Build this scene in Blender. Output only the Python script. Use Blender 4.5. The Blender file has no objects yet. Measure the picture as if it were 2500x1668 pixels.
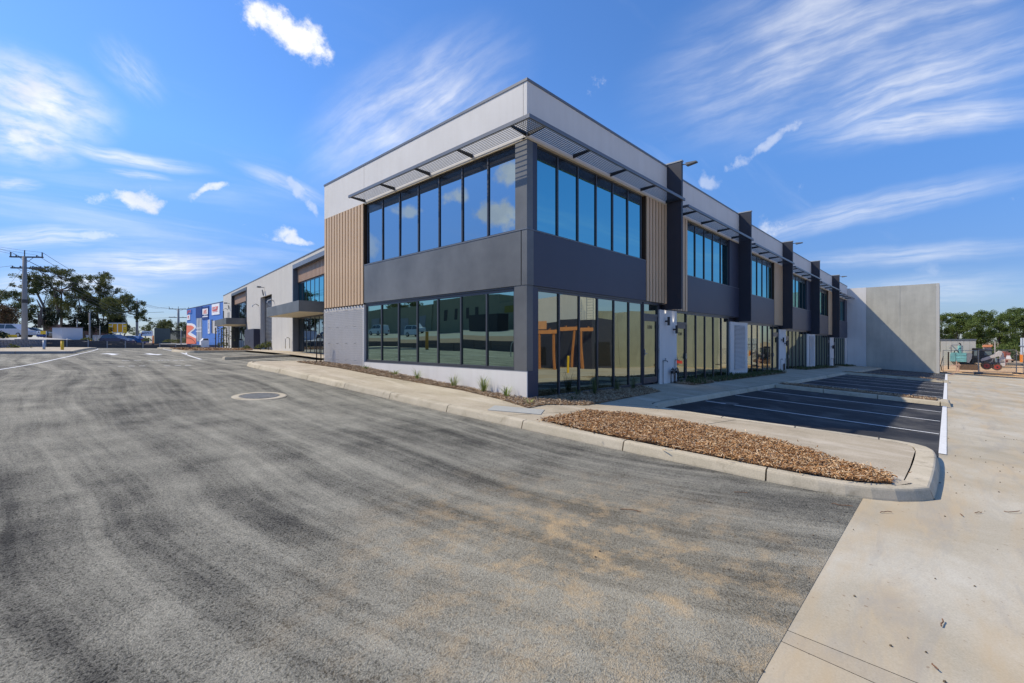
import bpy, math, random
from mathutils import Vector, Matrix, noise as mnoise
random.seed(7)
R = math.radians
scene = bpy.context.scene
COL = scene.collection

# ------------------------------------------------------------------ camera
# world frame: X runs along the long shopfront, Y along the street front, origin = ground at the building corner
CAM = Vector((-8.761, -7.776, 1.5))
FPX = 1120.87                                    # focal length in pixels of the 2500 px wide photograph
RX, RY = Vector((.688, -.726)), Vector((.726, .688))   # camera right / forward on the ground
cd = bpy.data.cameras.new('camera'); cam = bpy.data.objects.new('camera', cd); COL.objects.link(cam)
cd.sensor_width = 36; cd.lens = 16.14; cd.clip_start = .05; cd.clip_end = 6000
cam.location = CAM; cam.rotation_euler = (R(90), 0, math.atan2(-RY.x, RY.y))
scene.camera = cam

def ray(px, py):
    x = (px - 1250) / FPX
    return Vector((x * RX.x + RY.x, x * RX.y + RY.y, -(py - 834) / FPX))
def at(px, py, d): return CAM + ray(px, py) * d
def on_u(px, py, u):
    r = ray(px, py); return CAM + r * ((u - CAM.x) / r.x)

# ------------------------------------------------------------------ sun, exposure, world
SUN = Vector((-4.55, 6.62, 8.65)).normalized()
SUN_EL = math.asin(SUN.z); SUN_AZ = math.atan2(SUN.x, SUN.y)
sl = bpy.data.lights.new('sun', 'SUN'); sl.energy = 4.6; sl.angle = R(.53); sl.color = (1, .885, .69)
so = bpy.data.objects.new('sun', sl); COL.objects.link(so)
so.rotation_euler = SUN.to_track_quat('Z', 'Y').to_euler()
scene.view_settings.view_transform = 'Standard'; scene.view_settings.look = 'None'
scene.view_settings.gamma = 1; scene.view_settings.exposure = 0; scene.view_settings.use_curve_mapping = False

def ramp(N, L, fac, stops):
    r = N.new('ShaderNodeValToRGB'); L.new(fac, r.inputs[0]); e = r.color_ramp.elements
    while len(e) < len(stops): e.new(.5)
    for el, (p, c) in zip(e, stops): el.position = p; el.color = (*c, 1) if len(c) == 3 else c
    return r.outputs[0]
W = bpy.data.worlds.new('World'); scene.world = W; W.use_nodes = True
SKY_STRENGTH = .148
def build_world():
    nt = W.node_tree; N = nt.nodes; L = nt.links; N.clear()
    out = N.new('ShaderNodeOutputWorld'); bg = N.new('ShaderNodeBackground'); L.new(bg.outputs[0], out.inputs[0])
    bg.inputs['Strength'].default_value = SKY_STRENGTH
    sky = N.new('ShaderNodeTexSky'); sky.sky_type = 'NISHITA'; sky.sun_disc = False
    sky.sun_elevation = SUN_EL; sky.sun_rotation = SUN_AZ; sky.air_density = 1.0; sky.dust_density = .25; sky.ozone_density = 2.2
    sky.altitude = 50
    tc = N.new('ShaderNodeTexCoord'); D = tc.outputs['Generated']
    def math_(op, a, b=None, c=None, clamp=False):
        n = N.new('ShaderNodeMath'); n.operation = op; n.use_clamp = clamp
        for i, v in enumerate((a, b, c)):
            if v is None: continue
            if isinstance(v, (int, float)): n.inputs[i].default_value = v
            else: L.new(v, n.inputs[i])
        return n.outputs[0]
    def smooth(v, a, b, c=0., d=1.):
        n = N.new('ShaderNodeMapRange'); n.interpolation_type = 'SMOOTHSTEP'
        L.new(v, n.inputs['Value'])
        for k, x in zip(('From Min', 'From Max', 'To Min', 'To Max'), (a, b, c, d)): n.inputs[k].default_value = x
        return n.outputs['Result']
    def noise(vec, scale, detail=6, rough=.55, dist=0.):
        n = N.new('ShaderNodeTexNoise'); L.new(vec, n.inputs['Vector'])
        n.inputs['Scale'].default_value = scale; n.inputs['Detail'].default_value = detail
        n.inputs['Roughness'].default_value = rough; n.inputs['Distortion'].default_value = dist
        return n
    # soft warp so that no cloud edge is a clean ellipse
    wn = noise(D, 5, 4, .6)
    sub = N.new('ShaderNodeVectorMath'); sub.operation = 'SUBTRACT'; L.new(wn.outputs['Color'], sub.inputs[0]); sub.inputs[1].default_value = (.5, .5, .5)
    scl = N.new('ShaderNodeVectorMath'); scl.operation = 'SCALE'; L.new(sub.outputs[0], scl.inputs[0]); scl.inputs['Scale'].default_value = .15
    add = N.new('ShaderNodeVectorMath'); add.operation = 'ADD'; L.new(D, add.inputs[0]); L.new(scl.outputs[0], add.inputs[1])
    DW = add.outputs[0]
    sc2 = N.new('ShaderNodeVectorMath'); sc2.operation = 'SCALE'; L.new(sub.outputs[0], sc2.inputs[0]); sc2.inputs['Scale'].default_value = .035
    ad2 = N.new('ShaderNodeVectorMath'); ad2.operation = 'ADD'; L.new(D, ad2.inputs[0]); L.new(sc2.outputs[0], ad2.inputs[1]); DS = ad2.outputs[0]
    puff = noise(D, 24, 11, .66, .0).outputs['Fac']
    def local(p0, p1, width, vec, mirror=None):
        a = ray(*p0).normalized(); b = ray(*p1).normalized()
        if mirror: 
            for q in (a, b): q[mirror - 1] = -q[mirror - 1]
        c = (a + b).normalized(); x = (b - a); x = (x - c * x.dot(c)); ln = max(x.length / 2, .02); x.normalize(); y = c.cross(x)
        m = Matrix((x, y, c)).transposed()
        mp = N.new('ShaderNodeMapping'); mp.vector_type = 'TEXTURE'; L.new(vec, mp.inputs['Vector'])
        mp.inputs['Location'].default_value = c; mp.inputs['Rotation'].default_value = m.to_euler()
        mp.inputs['Scale'].default_value = (ln, width / FPX * math.cos(math.acos(min(1, 1 / ray(*p0).length))) , .8)
        vl = N.new('ShaderNodeVectorMath'); vl.operation = 'LENGTH'; L.new(mp.outputs[0], vl.inputs[0])
        return mp.outputs[0], vl.outputs['Value']
    dens = None
    def acc(d):
        nonlocal dens
        dens = d if dens is None else math_('MAXIMUM', dens, d)
    # heaped white clouds: (end, end, half width px, mirrored axis)
    for p0, p1, w, amp, mir in [((560, -20), (850, 160), 75, 1.0, None), ((600, 10), (700, 90), 70, 1.0, None), ((215, 478), (425, 488), 40, .85, None),
                           ((440, 492), (560, 486), 22, .75, None), ((1130, 545), (1270, 505), 60, .95, 1), ((1180, 430), (1290, 390), 45, .9, 1),
                           ((960, 520), (1040, 505), 22, .7, 1), ((1080, 490), (1140, 470), 28, .8, 1), ((890, 610), (960, 590), 35, .5, 1),
                           ((1840, 545), (1990, 520), 26, .55, None), ((610, 592), (800, 580), 17, .8, None), ((640, 425), (800, 525), 24, .5, None), ((1790, 380), (1975, 295), 26, .45, None),
                           ((130, 596), (340, 585), 18, .45, None), ((1700, 430), (1780, 395), 22, .4, None)]:
        _, r = local(p0, p1, w, DW, mir)
        f = smooth(r, 0.15, 1.25, 1, 0)
        s = math_('ADD', math_('MULTIPLY', f, .95), math_('MULTIPLY', math_('SUBTRACT', puff, .5), 2.1))
        acc(math_('MULTIPLY', smooth(s, .34, 1.0), amp))
    # thin combed high cloud: each with its own run of streaks
    for p0, p1, w, sx, sy, amp, lo, hi in [((1560, 260), (2750, -160), 190, 1.1, 6, .62, .36, .72), ((1880, 330), (2700, 60), 110, 1.0, 5, .6, .36, .7), ((1960, 345), (2620, 255), 40, .8, 3, .66, .25, .6),
                           ((750, 460), (1280, 110), 150, 1.1, 5, .68, .32, .68), ((-160, 150), (300, 300), 115, 1.2, 3.6, .95, .3, .6), ((-120, 300), (220, 345), 95, 1.2, 4, .85, .3, .6),
                           ((60, 330), (520, 425), 24, 1, 2.2, .7, .25, .6), ((560, 400), (820, 500), 26, 1, 2.5, .5, .25, .6), ((240, 405), (430, 440), 14, 1, 2.5, .45, .25, .6), ((-80, 440), (120, 455), 22, 1, 3, .5, .3, .6), ((1780, 590), (2600, 400), 34, 1, 3, .5, .28, .62),
                           ((1900, 640), (2650, 600), 26, 1, 3, .4, .28, .62), ((-200, 600), (350, 570), 40, 1.2, 5, .55, .3, .62), ((80, 650), (640, 640), 46, 1.2, 5, .75, .28, .6),
                           ((-100, 700), (420, 690), 40, 1.2, 5, .7, .28, .6), ((260, 90), (400, 260), 60, 1.2, 5, .3, .32, .7), ((2000, 720), (2600, 690), 40, 1, 4, .35, .3, .62), ((1980, 60), (2700, -100), 60, 1.2, 4, .5, .3, .7)]:
        q, r = local(p0, p1, w, DS)
        f = smooth(r, .1, 1.2, 1, 0)
        mp = N.new('ShaderNodeMapping'); L.new(q, mp.inputs['Vector']); mp.inputs['Scale'].default_value = (sx, sy * .5, 1); mp.inputs['Location'].default_value = (p0[0] * .013, w * .1, 0)
        st = noise(mp.outputs[0], 1.7, 9, .58, .12).outputs['Fac']
        acc(math_('MULTIPLY', math_('MULTIPLY', f, math_('ADD', math_('MULTIPLY', smooth(st, lo - .06, hi + .08), .8), .2)), amp))
    # the same thin cloud goes on over the rest of the sky
    sep = N.new('ShaderNodeSeparateXYZ'); L.new(D, sep.inputs[0])
    zz = math_('ADD', math_('MAXIMUM', sep.outputs['Z'], 0), .12)
    cb = N.new('ShaderNodeCombineXYZ'); L.new(math_('DIVIDE', sep.outputs['X'], zz), cb.inputs[0]); L.new(math_('DIVIDE', sep.outputs['Y'], zz), cb.inputs[1])
    mp = N.new('ShaderNodeMapping'); L.new(cb.outputs[0], mp.inputs['Vector']); mp.inputs['Rotation'].default_value = (0, 0, .5); mp.inputs['Scale'].default_value = (.35, 1.3, 1)
    g = noise(mp.outputs[0], .9, 8, .6, .6).outputs['Fac']
    acc(math_('MULTIPLY', math_('MULTIPLY', smooth(g, .5, .8), .34), smooth(sep.outputs['Z'], .0, .12)))
    shade = noise(D, 9, 5, .6).outputs['Fac']
    cc = N.new('ShaderNodeMix'); cc.data_type = 'RGBA'; L.new(smooth(shade, .35, .65), cc.inputs['Factor'])
    cc.inputs['A'].default_value = (5.6, 5.9, 6.6, 1); cc.inputs['B'].default_value = (7.6, 7.6, 7.6, 1)
    hs = N.new('ShaderNodeHueSaturation'); L.new(sky.outputs[0], hs.inputs['Color']); hs.inputs['Saturation'].default_value = 1.12; hs.inputs['Value'].default_value = 1.0
    tint = ramp(N, L, math_('MAXIMUM', sep.outputs['Z'], 0), [(0, (.43, .50, .74)), (.12, (.46, .565, .83)), (.35, (.78, 1.04, 1.36)), (.75, (.86, 1.12, 1.45))])
    tm = N.new('ShaderNodeMix'); tm.data_type = 'RGBA'; tm.blend_type = 'MULTIPLY'; tm.inputs['Factor'].default_value = 1; L.new(hs.outputs[0], tm.inputs['A']); L.new(tint, tm.inputs['B'])
    mix = N.new('ShaderNodeMix'); mix.data_type = 'RGBA'; L.new(dens, mix.inputs['Factor']); L.new(tm.outputs['Result'], mix.inputs['A']); L.new(cc.outputs['Result'], mix.inputs['B'])
    L.new(mix.outputs['Result'], bg.inputs['Color'])
build_world()

# ------------------------------------------------------------------ ground heights
HV = [(-300, -1.9), (-60, -1.7), (-30, -1.25), (-12, -.66), (0, 0), (8.3, .5), (11.7, .58), (20, .70), (30, .80), (45, .84), (66, .80), (90, .9), (300, 1.0)]
def hv(v):
    if v <= HV[0][0]: return HV[0][1]
    for (a, x), (b, y) in zip(HV, HV[1:]):
        if v <= b: return x + (y - x) * (v - a) / (b - a)
    return HV[-1][1]
def G(u, v):
    return -.123 - .015 * max(-11, min(60, u)) - .012 * max(0, min(60, u - 28)) + hv(v)

# ------------------------------------------------------------------ materials
MATS = {}
def nodes(name):
    m = bpy.data.materials.new(name); m.use_nodes = True
    nt = m.node_tree; b = nt.nodes['Principled BSDF']
    return m, nt, nt.nodes, nt.links, b
def tnoise(N, L, vec, scale, detail=4, rough=.6, dist=0.):
    n = N.new('ShaderNodeTexNoise'); L.new(vec, n.inputs['Vector'])
    n.inputs['Scale'].default_value = scale; n.inputs['Detail'].default_value = detail; n.inputs['Roughness'].default_value = rough; n.inputs['Distortion'].default_value = dist
    return n.outputs['Fac']
def mixc(N, L, fac, a, b, mode='MIX'):
    n = N.new('ShaderNodeMix'); n.data_type = 'RGBA'; n.blend_type = mode
    for k, v in (('Factor', fac), ('A', a), ('B', b)):
        if isinstance(v, (int, float)): n.inputs[k].default_value = v
        elif isinstance(v, tuple): n.inputs[k].default_value = (*v, 1)
        else: L.new(v, n.inputs[k])
    return n.outputs['Result']
def bump(N, L, b, h, strength=.3, dist=.01):
    n = N.new('ShaderNodeBump'); n.inputs['Strength'].default_value = strength; n.inputs['Distance'].default_value = dist
    L.new(h, n.inputs['Height']); L.new(n.outputs[0], b.inputs['Normal'])
def objc(N):
    return N.new('ShaderNodeTexCoord').outputs['Object']
def plain(name, col, rough=.6, var=.12, vs=3., metal=0., spec=.4, bmp=0., bs=60., stretch=None):
    if name in MATS: return MATS[name]
    m, nt, N, L, b = nodes(name)
    v = objc(N)
    if stretch:
        mp = N.new('ShaderNodeMapping'); L.new(v, mp.inputs['Vector']); mp.inputs['Scale'].default_value = stretch; v2 = mp.outputs[0]
    else: v2 = v
    f = tnoise(N, L, v2, vs, 6)
    lo = tuple(c * (1 - var) for c in col); hi = tuple(min(1, c * (1 + var)) for c in col)
    L.new(ramp(N, L, f, [(.3, lo), (.7, hi)]), b.inputs['Base Color'])
    b.inputs['Roughness'].default_value = rough; b.inputs['Metallic'].default_value = metal; b.inputs['Specular IOR Level'].default_value = spec
    if bmp: bump(N, L, b, tnoise(N, L, v, bs, 4), bmp, .004)
    MATS[name] = m; return m

def white_mat():
    m, nt, N, L, b = nodes('white_render'); v = objc(N)
    mp = N.new('ShaderNodeMapping'); L.new(v, mp.inputs['Vector']); mp.inputs['Scale'].default_value = (3, 3, .18)
    st = ramp(N, L, tnoise(N, L, mp.outputs[0], 1.3, 6, .6), [(.3, (.955, .95, .94)), (.6, (1, 1, 1))])
    bl = ramp(N, L, tnoise(N, L, v, .7, 5, .6), [(.3, (.665, .65, .625)), (.7, (.72, .705, .68))])
    L.new(mixc(N, L, 1., bl, st, 'MULTIPLY'), b.inputs['Base Color']); b.inputs['Roughness'].default_value = .75; b.inputs['Specular IOR Level'].default_value = .3
    bump(N, L, b, tnoise(N, L, v, 70, 3, .6), .14, .004); return m
white_wall = white_mat()
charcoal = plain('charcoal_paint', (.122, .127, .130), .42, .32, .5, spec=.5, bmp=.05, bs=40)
charcoal_shaded = plain('charcoal_paint_shaded', (.046, .052, .082), .45, .05, .9, spec=.4)  # same charcoal as the street face, with the shop face's shade put into the colour
fin_mat = plain('fin_charcoal', (.035, .037, .05), .5, .08, 1)
frame_mat = plain('frame_charcoal', (.05, .054, .066), .35, .06, 2, spec=.5)
dark_gap = plain('dark_backing', (.05, .032, .02), .8, .1, 2)
timber = plain('timber_batten', (.60, .425, .265), .5, .12, 2.2, spec=.3, stretch=(6, 6, .35))
timber_far = plain('timber_batten_aged', (.40, .27, .19), .55, .12, 2.2, spec=.3, stretch=(6, 6, .35))
coping_mat = plain('coping_steel', (.13, .145, .175), .4, .05, 2, spec=.5)
cream = plain('cream_soffit', (.66, .57, .42), .7, .05, 1)
fin_top = plain('fin_cap', (.36, .38, .39), .5, .05, 1)
black_metal = plain('black_metal', (.02, .021, .024), .4, .1, 3, spec=.5)
steel = plain('galvanised_steel', (.42, .43, .44), .4, .15, 5, metal=.7)
line_white = plain('road_paint', (.74, .74, .72), .7, .1, 12, bmp=.2, bs=120)
yellow_paint = plain('yellow_paint', (.72, .45, .02), .45, .08, 4)
orange_paint = plain('orange_paint', (.75, .25, .04), .5, .08, 4)
rubber = plain('rubber', (.018, .018, .018), .75, .1, 8)
red_rim = plain('red_rim', (.42, .05, .03), .5, .2, 6)
dark_glass = plain('dark_glass', (.012, .016, .022), .06, .05, 2, spec=.8)

def concrete(name, col, streak=.18, scale=.7, rough=.85, stains=None):
    m, nt, N, L, b = nodes(name); v = objc(N)
    mp = N.new('ShaderNodeMapping'); L.new(v, mp.inputs['Vector']); mp.inputs['Scale'].default_value = (2.2, 2.2, .22)
    a = tnoise(N, L, mp.outputs[0], .8, 7, .65); c = tnoise(N, L, v, scale, 7, .65); d = tnoise(N, L, v, 40, 3, .6)
    k = ramp(N, L, a, [(.3, tuple(x * (1 - streak) for x in col)), (.72, tuple(x * (1 + streak * .6) for x in col))])
    k = mixc(N, L, .55, k, ramp(N, L, c, [(.28, tuple(x * (1 - streak * 1.3) for x in col)), (.7, tuple(x * (1 + streak * .6) for x in col))]))
    k = mixc(N, L, .12, k, ramp(N, L, d, [(.3, (.1, .1, .1)), (.7, (.8, .8, .8))]), 'OVERLAY')
    L.new(k, b.inputs['Base Color']); b.inputs['Roughness'].default_value = rough; b.inputs['Specular IOR Level'].default_value = .25
    bump(N, L, b, d, .12, .004); return m
precast = concrete('precast_concrete', (.50, .49, .43), .27, .42)
precast_light = concrete('precast_light', (.56, .55, .51), .10, .5)
wall_grey = concrete('warehouse_concrete', (.56, .545, .51), .09, .6)
post_conc = concrete('pole_concrete', (.30, .29, .28), .12, 1.5)

# mirror tinted solar glass: slight roll of the float glass bends the reflections
def glass_mat(name, tint, wob):
    m, nt, N, L, b = nodes(name)
    b.inputs['Base Color'].default_value = (.010, .014, .016, 1); b.inputs['Roughness'].default_value = .03
    gl = N.new('ShaderNodeBsdfGlossy'); gl.inputs['Color'].default_value = (*tint, 1); gl.inputs['Roughness'].default_value = .012
    tc = N.new('ShaderNodeTexCoord'); oi = N.new('ShaderNodeObjectInfo')
    ad = N.new('ShaderNodeVectorMath'); ad.operation = 'ADD'; L.new(tc.outputs['Object'], ad.inputs[0])
    sc = N.new('ShaderNodeVectorMath'); sc.operation = 'SCALE'; sc.inputs[0].default_value = (31, 17, 23); L.new(oi.outputs['Random'], sc.inputs['Scale']); L.new(sc.outputs[0], ad.inputs[1])
    f = tnoise(N, L, ad.outputs[0], .6, 0, .4)
    bm = N.new('ShaderNodeBump'); bm.inputs['Strength'].default_value = 1; bm.inputs['Distance'].default_value = wob; L.new(f, bm.inputs['Height'])
    L.new(bm.outputs[0], gl.inputs['Normal'])
    lw = N.new('ShaderNodeLayerWeight'); lw.inputs['Blend'].default_value = .3
    mr = N.new('ShaderNodeMapRange'); L.new(lw.outputs['Fresnel'], mr.inputs[0]); mr.inputs[3].default_value = .78; mr.inputs[4].default_value = 1
    mx = N.new('ShaderNodeMixShader'); L.new(mr.outputs[0], mx.inputs[0]); L.new(b.outputs[0], mx.inputs[1]); L.new(gl.outputs[0], mx.inputs[2])
    L.new(mx.outputs[0], N['Material Output'].inputs[0]); return m
glass = glass_mat('tinted_glass', (.45, .48, .38), .009)
glass_up = glass_mat('tinted_glass_upper', (.24, .58, .62), .003)
glass_left = glass_mat('tinted_glass_street', (.34, .43, .49), .004)
glass_low = glass_mat('tinted_glass_low', (.36, .52, .44), .006)

def asphalt_mat():
    m, nt, N, L, b = nodes('dusty_asphalt'); v = objc(N)
    # wheel sweeps: tracks run along the street and bend towards the driveway
    sp = N.new('ShaderNodeSeparateXYZ'); L.new(v, sp.inputs[0])
    def mth(op, a, b):
        n = N.new('ShaderNodeMath'); n.operation = op
        for k, x in enumerate((a, b)):
            if isinstance(x, (int, float)): n.inputs[k].default_value = x
            else: L.new(x, n.inputs[k])
        return n.outputs[0]
    wn = tnoise(N, L, v, .12, 2, .5)
    bend = mth('MAXIMUM', mth('SUBTRACT', -2.0, sp.outputs[1]), 0)
    cc = mth('ADD', mth('SUBTRACT', sp.outputs[0], mth('MULTIPLY', mth('MULTIPLY', bend, bend), .06)), mth('MULTIPLY', wn, 1.6))
    cb = N.new('ShaderNodeCombineXYZ'); L.new(mth('MULTIPLY', cc, 1.9), cb.inputs[0]); L.new(mth('MULTIPLY', sp.outputs[1], .085), cb.inputs[1])
    c0 = N.new('ShaderNodeCombineXYZ'); L.new(mth('SUBTRACT', sp.outputs[0], 5.5), c0.inputs[0]); L.new(mth('SUBTRACT', sp.outputs[1], 1.0), c0.inputs[1])
    sweep = tnoise(N, L, cb.outputs[0], 1.0, 9, .66, .1)
    cf = N.new('ShaderNodeCombineXYZ'); L.new(mth('MULTIPLY', cc, 9.0), cf.inputs[0]); L.new(mth('MULTIPLY', sp.outputs[1], .35), cf.inputs[1])
    fine = tnoise(N, L, cf.outputs[0], 1.0, 5, .6)
    sweep = mth('ADD', mth('MULTIPLY', sweep, .80), mth('MULTIPLY', fine, .20))
    broad = tnoise(N, L, v, .35, 5, .6, .8)
    patch = tnoise(N, L, v, 1.6, 6, .65)
    grain = tnoise(N, L, v, 95, 2, .7)
    grain2 = tnoise(N, L, v, 50, 3, .8)
    ad = N.new('ShaderNodeMath'); ad.operation = 'MULTIPLY_ADD'; L.new(sweep, ad.inputs[0]); ad.inputs[1].default_value = .60
    m2 = N.new('ShaderNodeMath'); m2.operation = 'MULTIPLY_ADD'; L.new(broad, m2.inputs[0]); m2.inputs[1].default_value = .22
    m3 = N.new('ShaderNodeMath'); m3.operation = 'MULTIPLY'; L.new(patch, m3.inputs[0]); m3.inputs[1].default_value = .26
    L.new(m3.outputs[0], m2.inputs[2]); L.new(m2.outputs[0], ad.inputs[2])
    col = ramp(N, L, ad.outputs[0], [(.385, (.085, .081, .07)), (.455, (.19, .18, .15)), (.53, (.33, .312, .252)), (.64, (.48, .45, .36))])
    # bare stones show dark through the dust
    pits = ramp(N, L, grain2, [(.38, (.06, .06, .06)), (.50, (1, 1, 1))])
    g = ramp(N, L, grain, [(.32, (.28, .28, .28)), (.62, (1.0, 1.0, 1.0))])
    dn = ramp(N, L, ad.outputs[0], [(.45, (1, 1, 1)), (.62, (.55, .55, .55))])
    col = mixc(N, L, dn, col, mixc(N, L, 1., col, mixc(N, L, 1., pits, g, 'MULTIPLY'), 'MULTIPLY'))
    # spilt orange sand by the driveway, thickest about (-5, -5)
    ds = N.new('ShaderNodeVectorMath'); ds.operation = 'DISTANCE'; L.new(c0.outputs[0], ds.inputs[0]); ds.inputs[1].default_value = (-10.9, -6.6, 0)
    mr = N.new('ShaderNodeMapRange'); mr.interpolation_type = 'SMOOTHSTEP'; L.new(ds.outputs['Value'], mr.inputs[0]); mr.inputs[1].default_value = .2; mr.inputs[2].default_value = 3.0; mr.inputs[3].default_value = 1; mr.inputs[4].default_value = 0
    sn = ramp(N, L, tnoise(N, L, v, 2.9, 9, .72, .0), [(.48, (0, 0, 0)), (.68, (1, 1, 1))])
    fac = N.new('ShaderNodeMath'); fac.operation = 'MULTIPLY'; L.new(mr.outputs[0], fac.inputs[0]); L.new(sn, fac.inputs[1])
    f2 = N.new('ShaderNodeMath'); f2.operation = 'MULTIPLY'; L.new(fac.outputs[0], f2.inputs[0]); f2.inputs[1].default_value = .85
    col = mixc(N, L, f2.outputs[0], mixc(N, L, mth('MULTIPLY', mr.outputs[0], .22), col, (.44, .36, .22)), (.60, .42, .22))
    L.new(col, b.inputs['Base Color']); b.inputs['Roughness'].default_value = .92; b.inputs['Specular IOR Level'].default_value = .2
    hh = N.new('ShaderNodeMath'); hh.operation = 'ADD'; L.new(grain, hh.inputs[0]); L.new(grain2, hh.inputs[1])
    bump(N, L, b, hh.outputs[0], .9, .014); return m
asphalt = asphalt_mat()
def ground_mat(name, cols, scale, grain=.25, gs=60, rough=.9, bmp=.3, extra=None):
    m, nt, N, L, b = nodes(name); v = objc(N)
    a = tnoise(N, L, v, scale, 7, .62, .4); g = tnoise(N, L, v, gs, 3, .7)
    n = len(cols); col = ramp(N, L, a, [(.32 + .36 * i / max(1, n - 1), c) for i, c in enumerate(cols)])
    col = mixc(N, L, grain, col, ramp(N, L, g, [(.3, (.0, .0, .0)), (.7, (1, 1, 1))]), 'OVERLAY')
    if extra: col = extra(N, L, v, col)
    L.new(col, b.inputs['Base Color']); b.inputs['Roughness'].default_value = rough; b.inputs['Specular IOR Level'].default_value = .2
    bump(N, L, b, g, bmp, .006); return m
black_asphalt = ground_mat('new_asphalt', [(.024, .025, .028), (.038, .038, .04), (.10, .096, .09)], .9, .35, 110, .8, .5)
def drive_extra(N, L, v, col):
    mp = N.new('ShaderNodeMapping'); L.new(v, mp.inputs['Vector']); mp.inputs['Rotation'].default_value = (0, 0, R(38)); mp.inputs['Scale'].default_value = (.28, 1.5, 1)
    s = tnoise(N, L, mp.outputs[0], .85, 7, .62, .5)
    col = mixc(N, L, ramp(N, L, s, [(.45, (0, 0, 0)), (.68, (.75, .75, .75))]), col, (.50, .375, .22))
    s2 = tnoise(N, L, mp.outputs[0], 1.7, 6, .7, .8)
    col = mixc(N, L, ramp(N, L, s2, [(.50, (0, 0, 0)), (.72, (.6, .6, .6))]), col, (.30, .29, .27))
    oi = N.new('ShaderNodeObjectInfo'); col = mixc(N, L, 1., col, ramp(N, L, oi.outputs['Random'], [(0, (.93, .93, .94)), (1, (1.06, 1.06, 1.04))]), 'MULTIPLY')
    sp = ramp(N, L, tnoise(N, L, v, 22, 2, .5), [(.70, (0, 0, 0)), (.75, (.5, .5, .5))])
    return mixc(N, L, sp, col, (.20, .12, .07))
drive_mat = ground_mat('driveway_concrete', [(.385, .335, .245), (.47, .42, .325), (.55, .51, .42)], .6, .12, 70, .85, .12, drive_extra)
def path_extra(N, L, v, col):
    s = ramp(N, L, tnoise(N, L, v, 55, 2, .8), [(.30, (.14, .12, .10)), (.44, (1, 1, 1)), (.62, (1, 1, 1)), (.75, (1.25, 1.22, 1.18))])
    col = mixc(N, L, .45, col, s, 'MULTIPLY')
    mp = N.new('ShaderNodeMapping'); L.new(v, mp.inputs['Vector']); mp.inputs['Scale'].default_value = (2.2, .45, 1)
    w = ramp(N, L, tnoise(N, L, mp.outputs[0], .9, 5, .6, .4), [(.54, (0, 0, 0)), (.66, (.55, .55, .55))])
    col = mixc(N, L, w, col, (.62, .55, .44))
    dd = ramp(N, L, tnoise(N, L, v, 1.1, 6, .65), [(.30, (.78, .77, .75)), (.52, (1, 1, 1))])
    return mixc(N, L, 1., col, dd, 'MULTIPLY')
path_mat = ground_mat('exposed_aggregate', [(.43, .365, .265), (.50, .43, .32)], .9, .18, 120, .9, .3, path_extra)
def kerb_extra(N, L, v, col):
    d = ramp(N, L, tnoise(N, L, v, 2.6, 7, .7, .3), [(.30, (.66, .64, .61)), (.46, (1, 1, 1))])
    col = mixc(N, L, 1., col, d, 'MULTIPLY'); oi = N.new('ShaderNodeObjectInfo')
    return mixc(N, L, 1., col, ramp(N, L, oi.outputs['Random'], [(0, (.90, .90, .90)), (1, (1.08, 1.07, 1.05))]), 'MULTIPLY')
kerb_mat = ground_mat('kerb_concrete', [(.45, .395, .29), (.56, .495, .38)], 1.6, .12, 50, .88, .2, kerb_extra)
mulch_dark = ground_mat('mulch_dark_soil', [(.06, .03, .015), (.13, .075, .04)], 6, .3, 70, .95, .8)
mulch_base = ground_mat('mulch_soil', [(.14, .085, .045), (.27, .175, .10)], 6, .3, 70, .95, .8)
sand_mat = ground_mat('orange_sand', [(.46, .28, .13), (.56, .37, .20), (.62, .45, .28)], .25, .1, 30, .95, .3)
street_mat = ground_mat('pale_verge', [(.42, .40, .36), (.52, .50, .46)], .2, .1, 20, .95, .2)
earth_mat = ground_mat('earth', [(.30, .22, .14), (.42, .32, .20)], .15, .1, 12, .95, .2)

def island_colour(name, cols, rough=.8, trans=None, spec=.2):
    m, nt, N, L, b = nodes(name)
    g = N.new('ShaderNodeNewGeometry')
    L.new(ramp(N, L, g.outputs['Random Per Island'], [(i / max(1, len(cols) - 1), c) for i, c in enumerate(cols)]), b.inputs['Base Color'])
    b.inputs['Roughness'].default_value = rough; b.inputs['Specular IOR Level'].default_value = spec
    if trans:
        t = N.new('ShaderNodeBsdfTranslucent'); L.new(b.inputs['Base Color'].links[0].from_socket, t.inputs[0]); mx = N.new('ShaderNodeMixShader'); mx.inputs[0].default_value = trans
        L.new(b.outputs[0], mx.inputs[1]); L.new(t.outputs[0], mx.inputs[2]); L.new(mx.outputs[0], N['Material Output'].inputs[0])
    return m
chip_mat = island_colour('bark_chips', [(.13, .055, .02), (.32, .155, .06), (.45, .245, .105), (.57, .37, .195), (.74, .57, .37)])
chip_dark = island_colour('bark_chips_grey', [(.15, .09, .05), (.30, .20, .115), (.46, .34, .22), (.62, .50, .35)])
leaf_gum = island_colour('gum_leaves', [(.045, .058, .02), (.085, .105, .036), (.13, .15, .056), (.18, .185, .08)], .8, .35)
leaf_light = island_colour('pale_leaves', [(.05, .065, .02), (.095, .115, .036), (.14, .155, .055), (.18, .19, .075)], .8, .35)
leaf_right = island_colour('fresh_leaves', [(.06, .09, .022), (.10, .15, .035), (.15, .205, .06), (.20, .25, .09)], .8, .35)
leaf_red = island_colour('rusty_leaves', [(.06, .035, .018), (.11, .06, .03), (.16, .09, .045), (.10, .09, .03)])
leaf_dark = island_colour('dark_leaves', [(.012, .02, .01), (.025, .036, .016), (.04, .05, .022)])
grass_blade = island_colour('grass_blades', [(.12, .18, .03), (.22, .32, .06), (.34, .40, .11), (.44, .40, .18)], .6)
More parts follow.
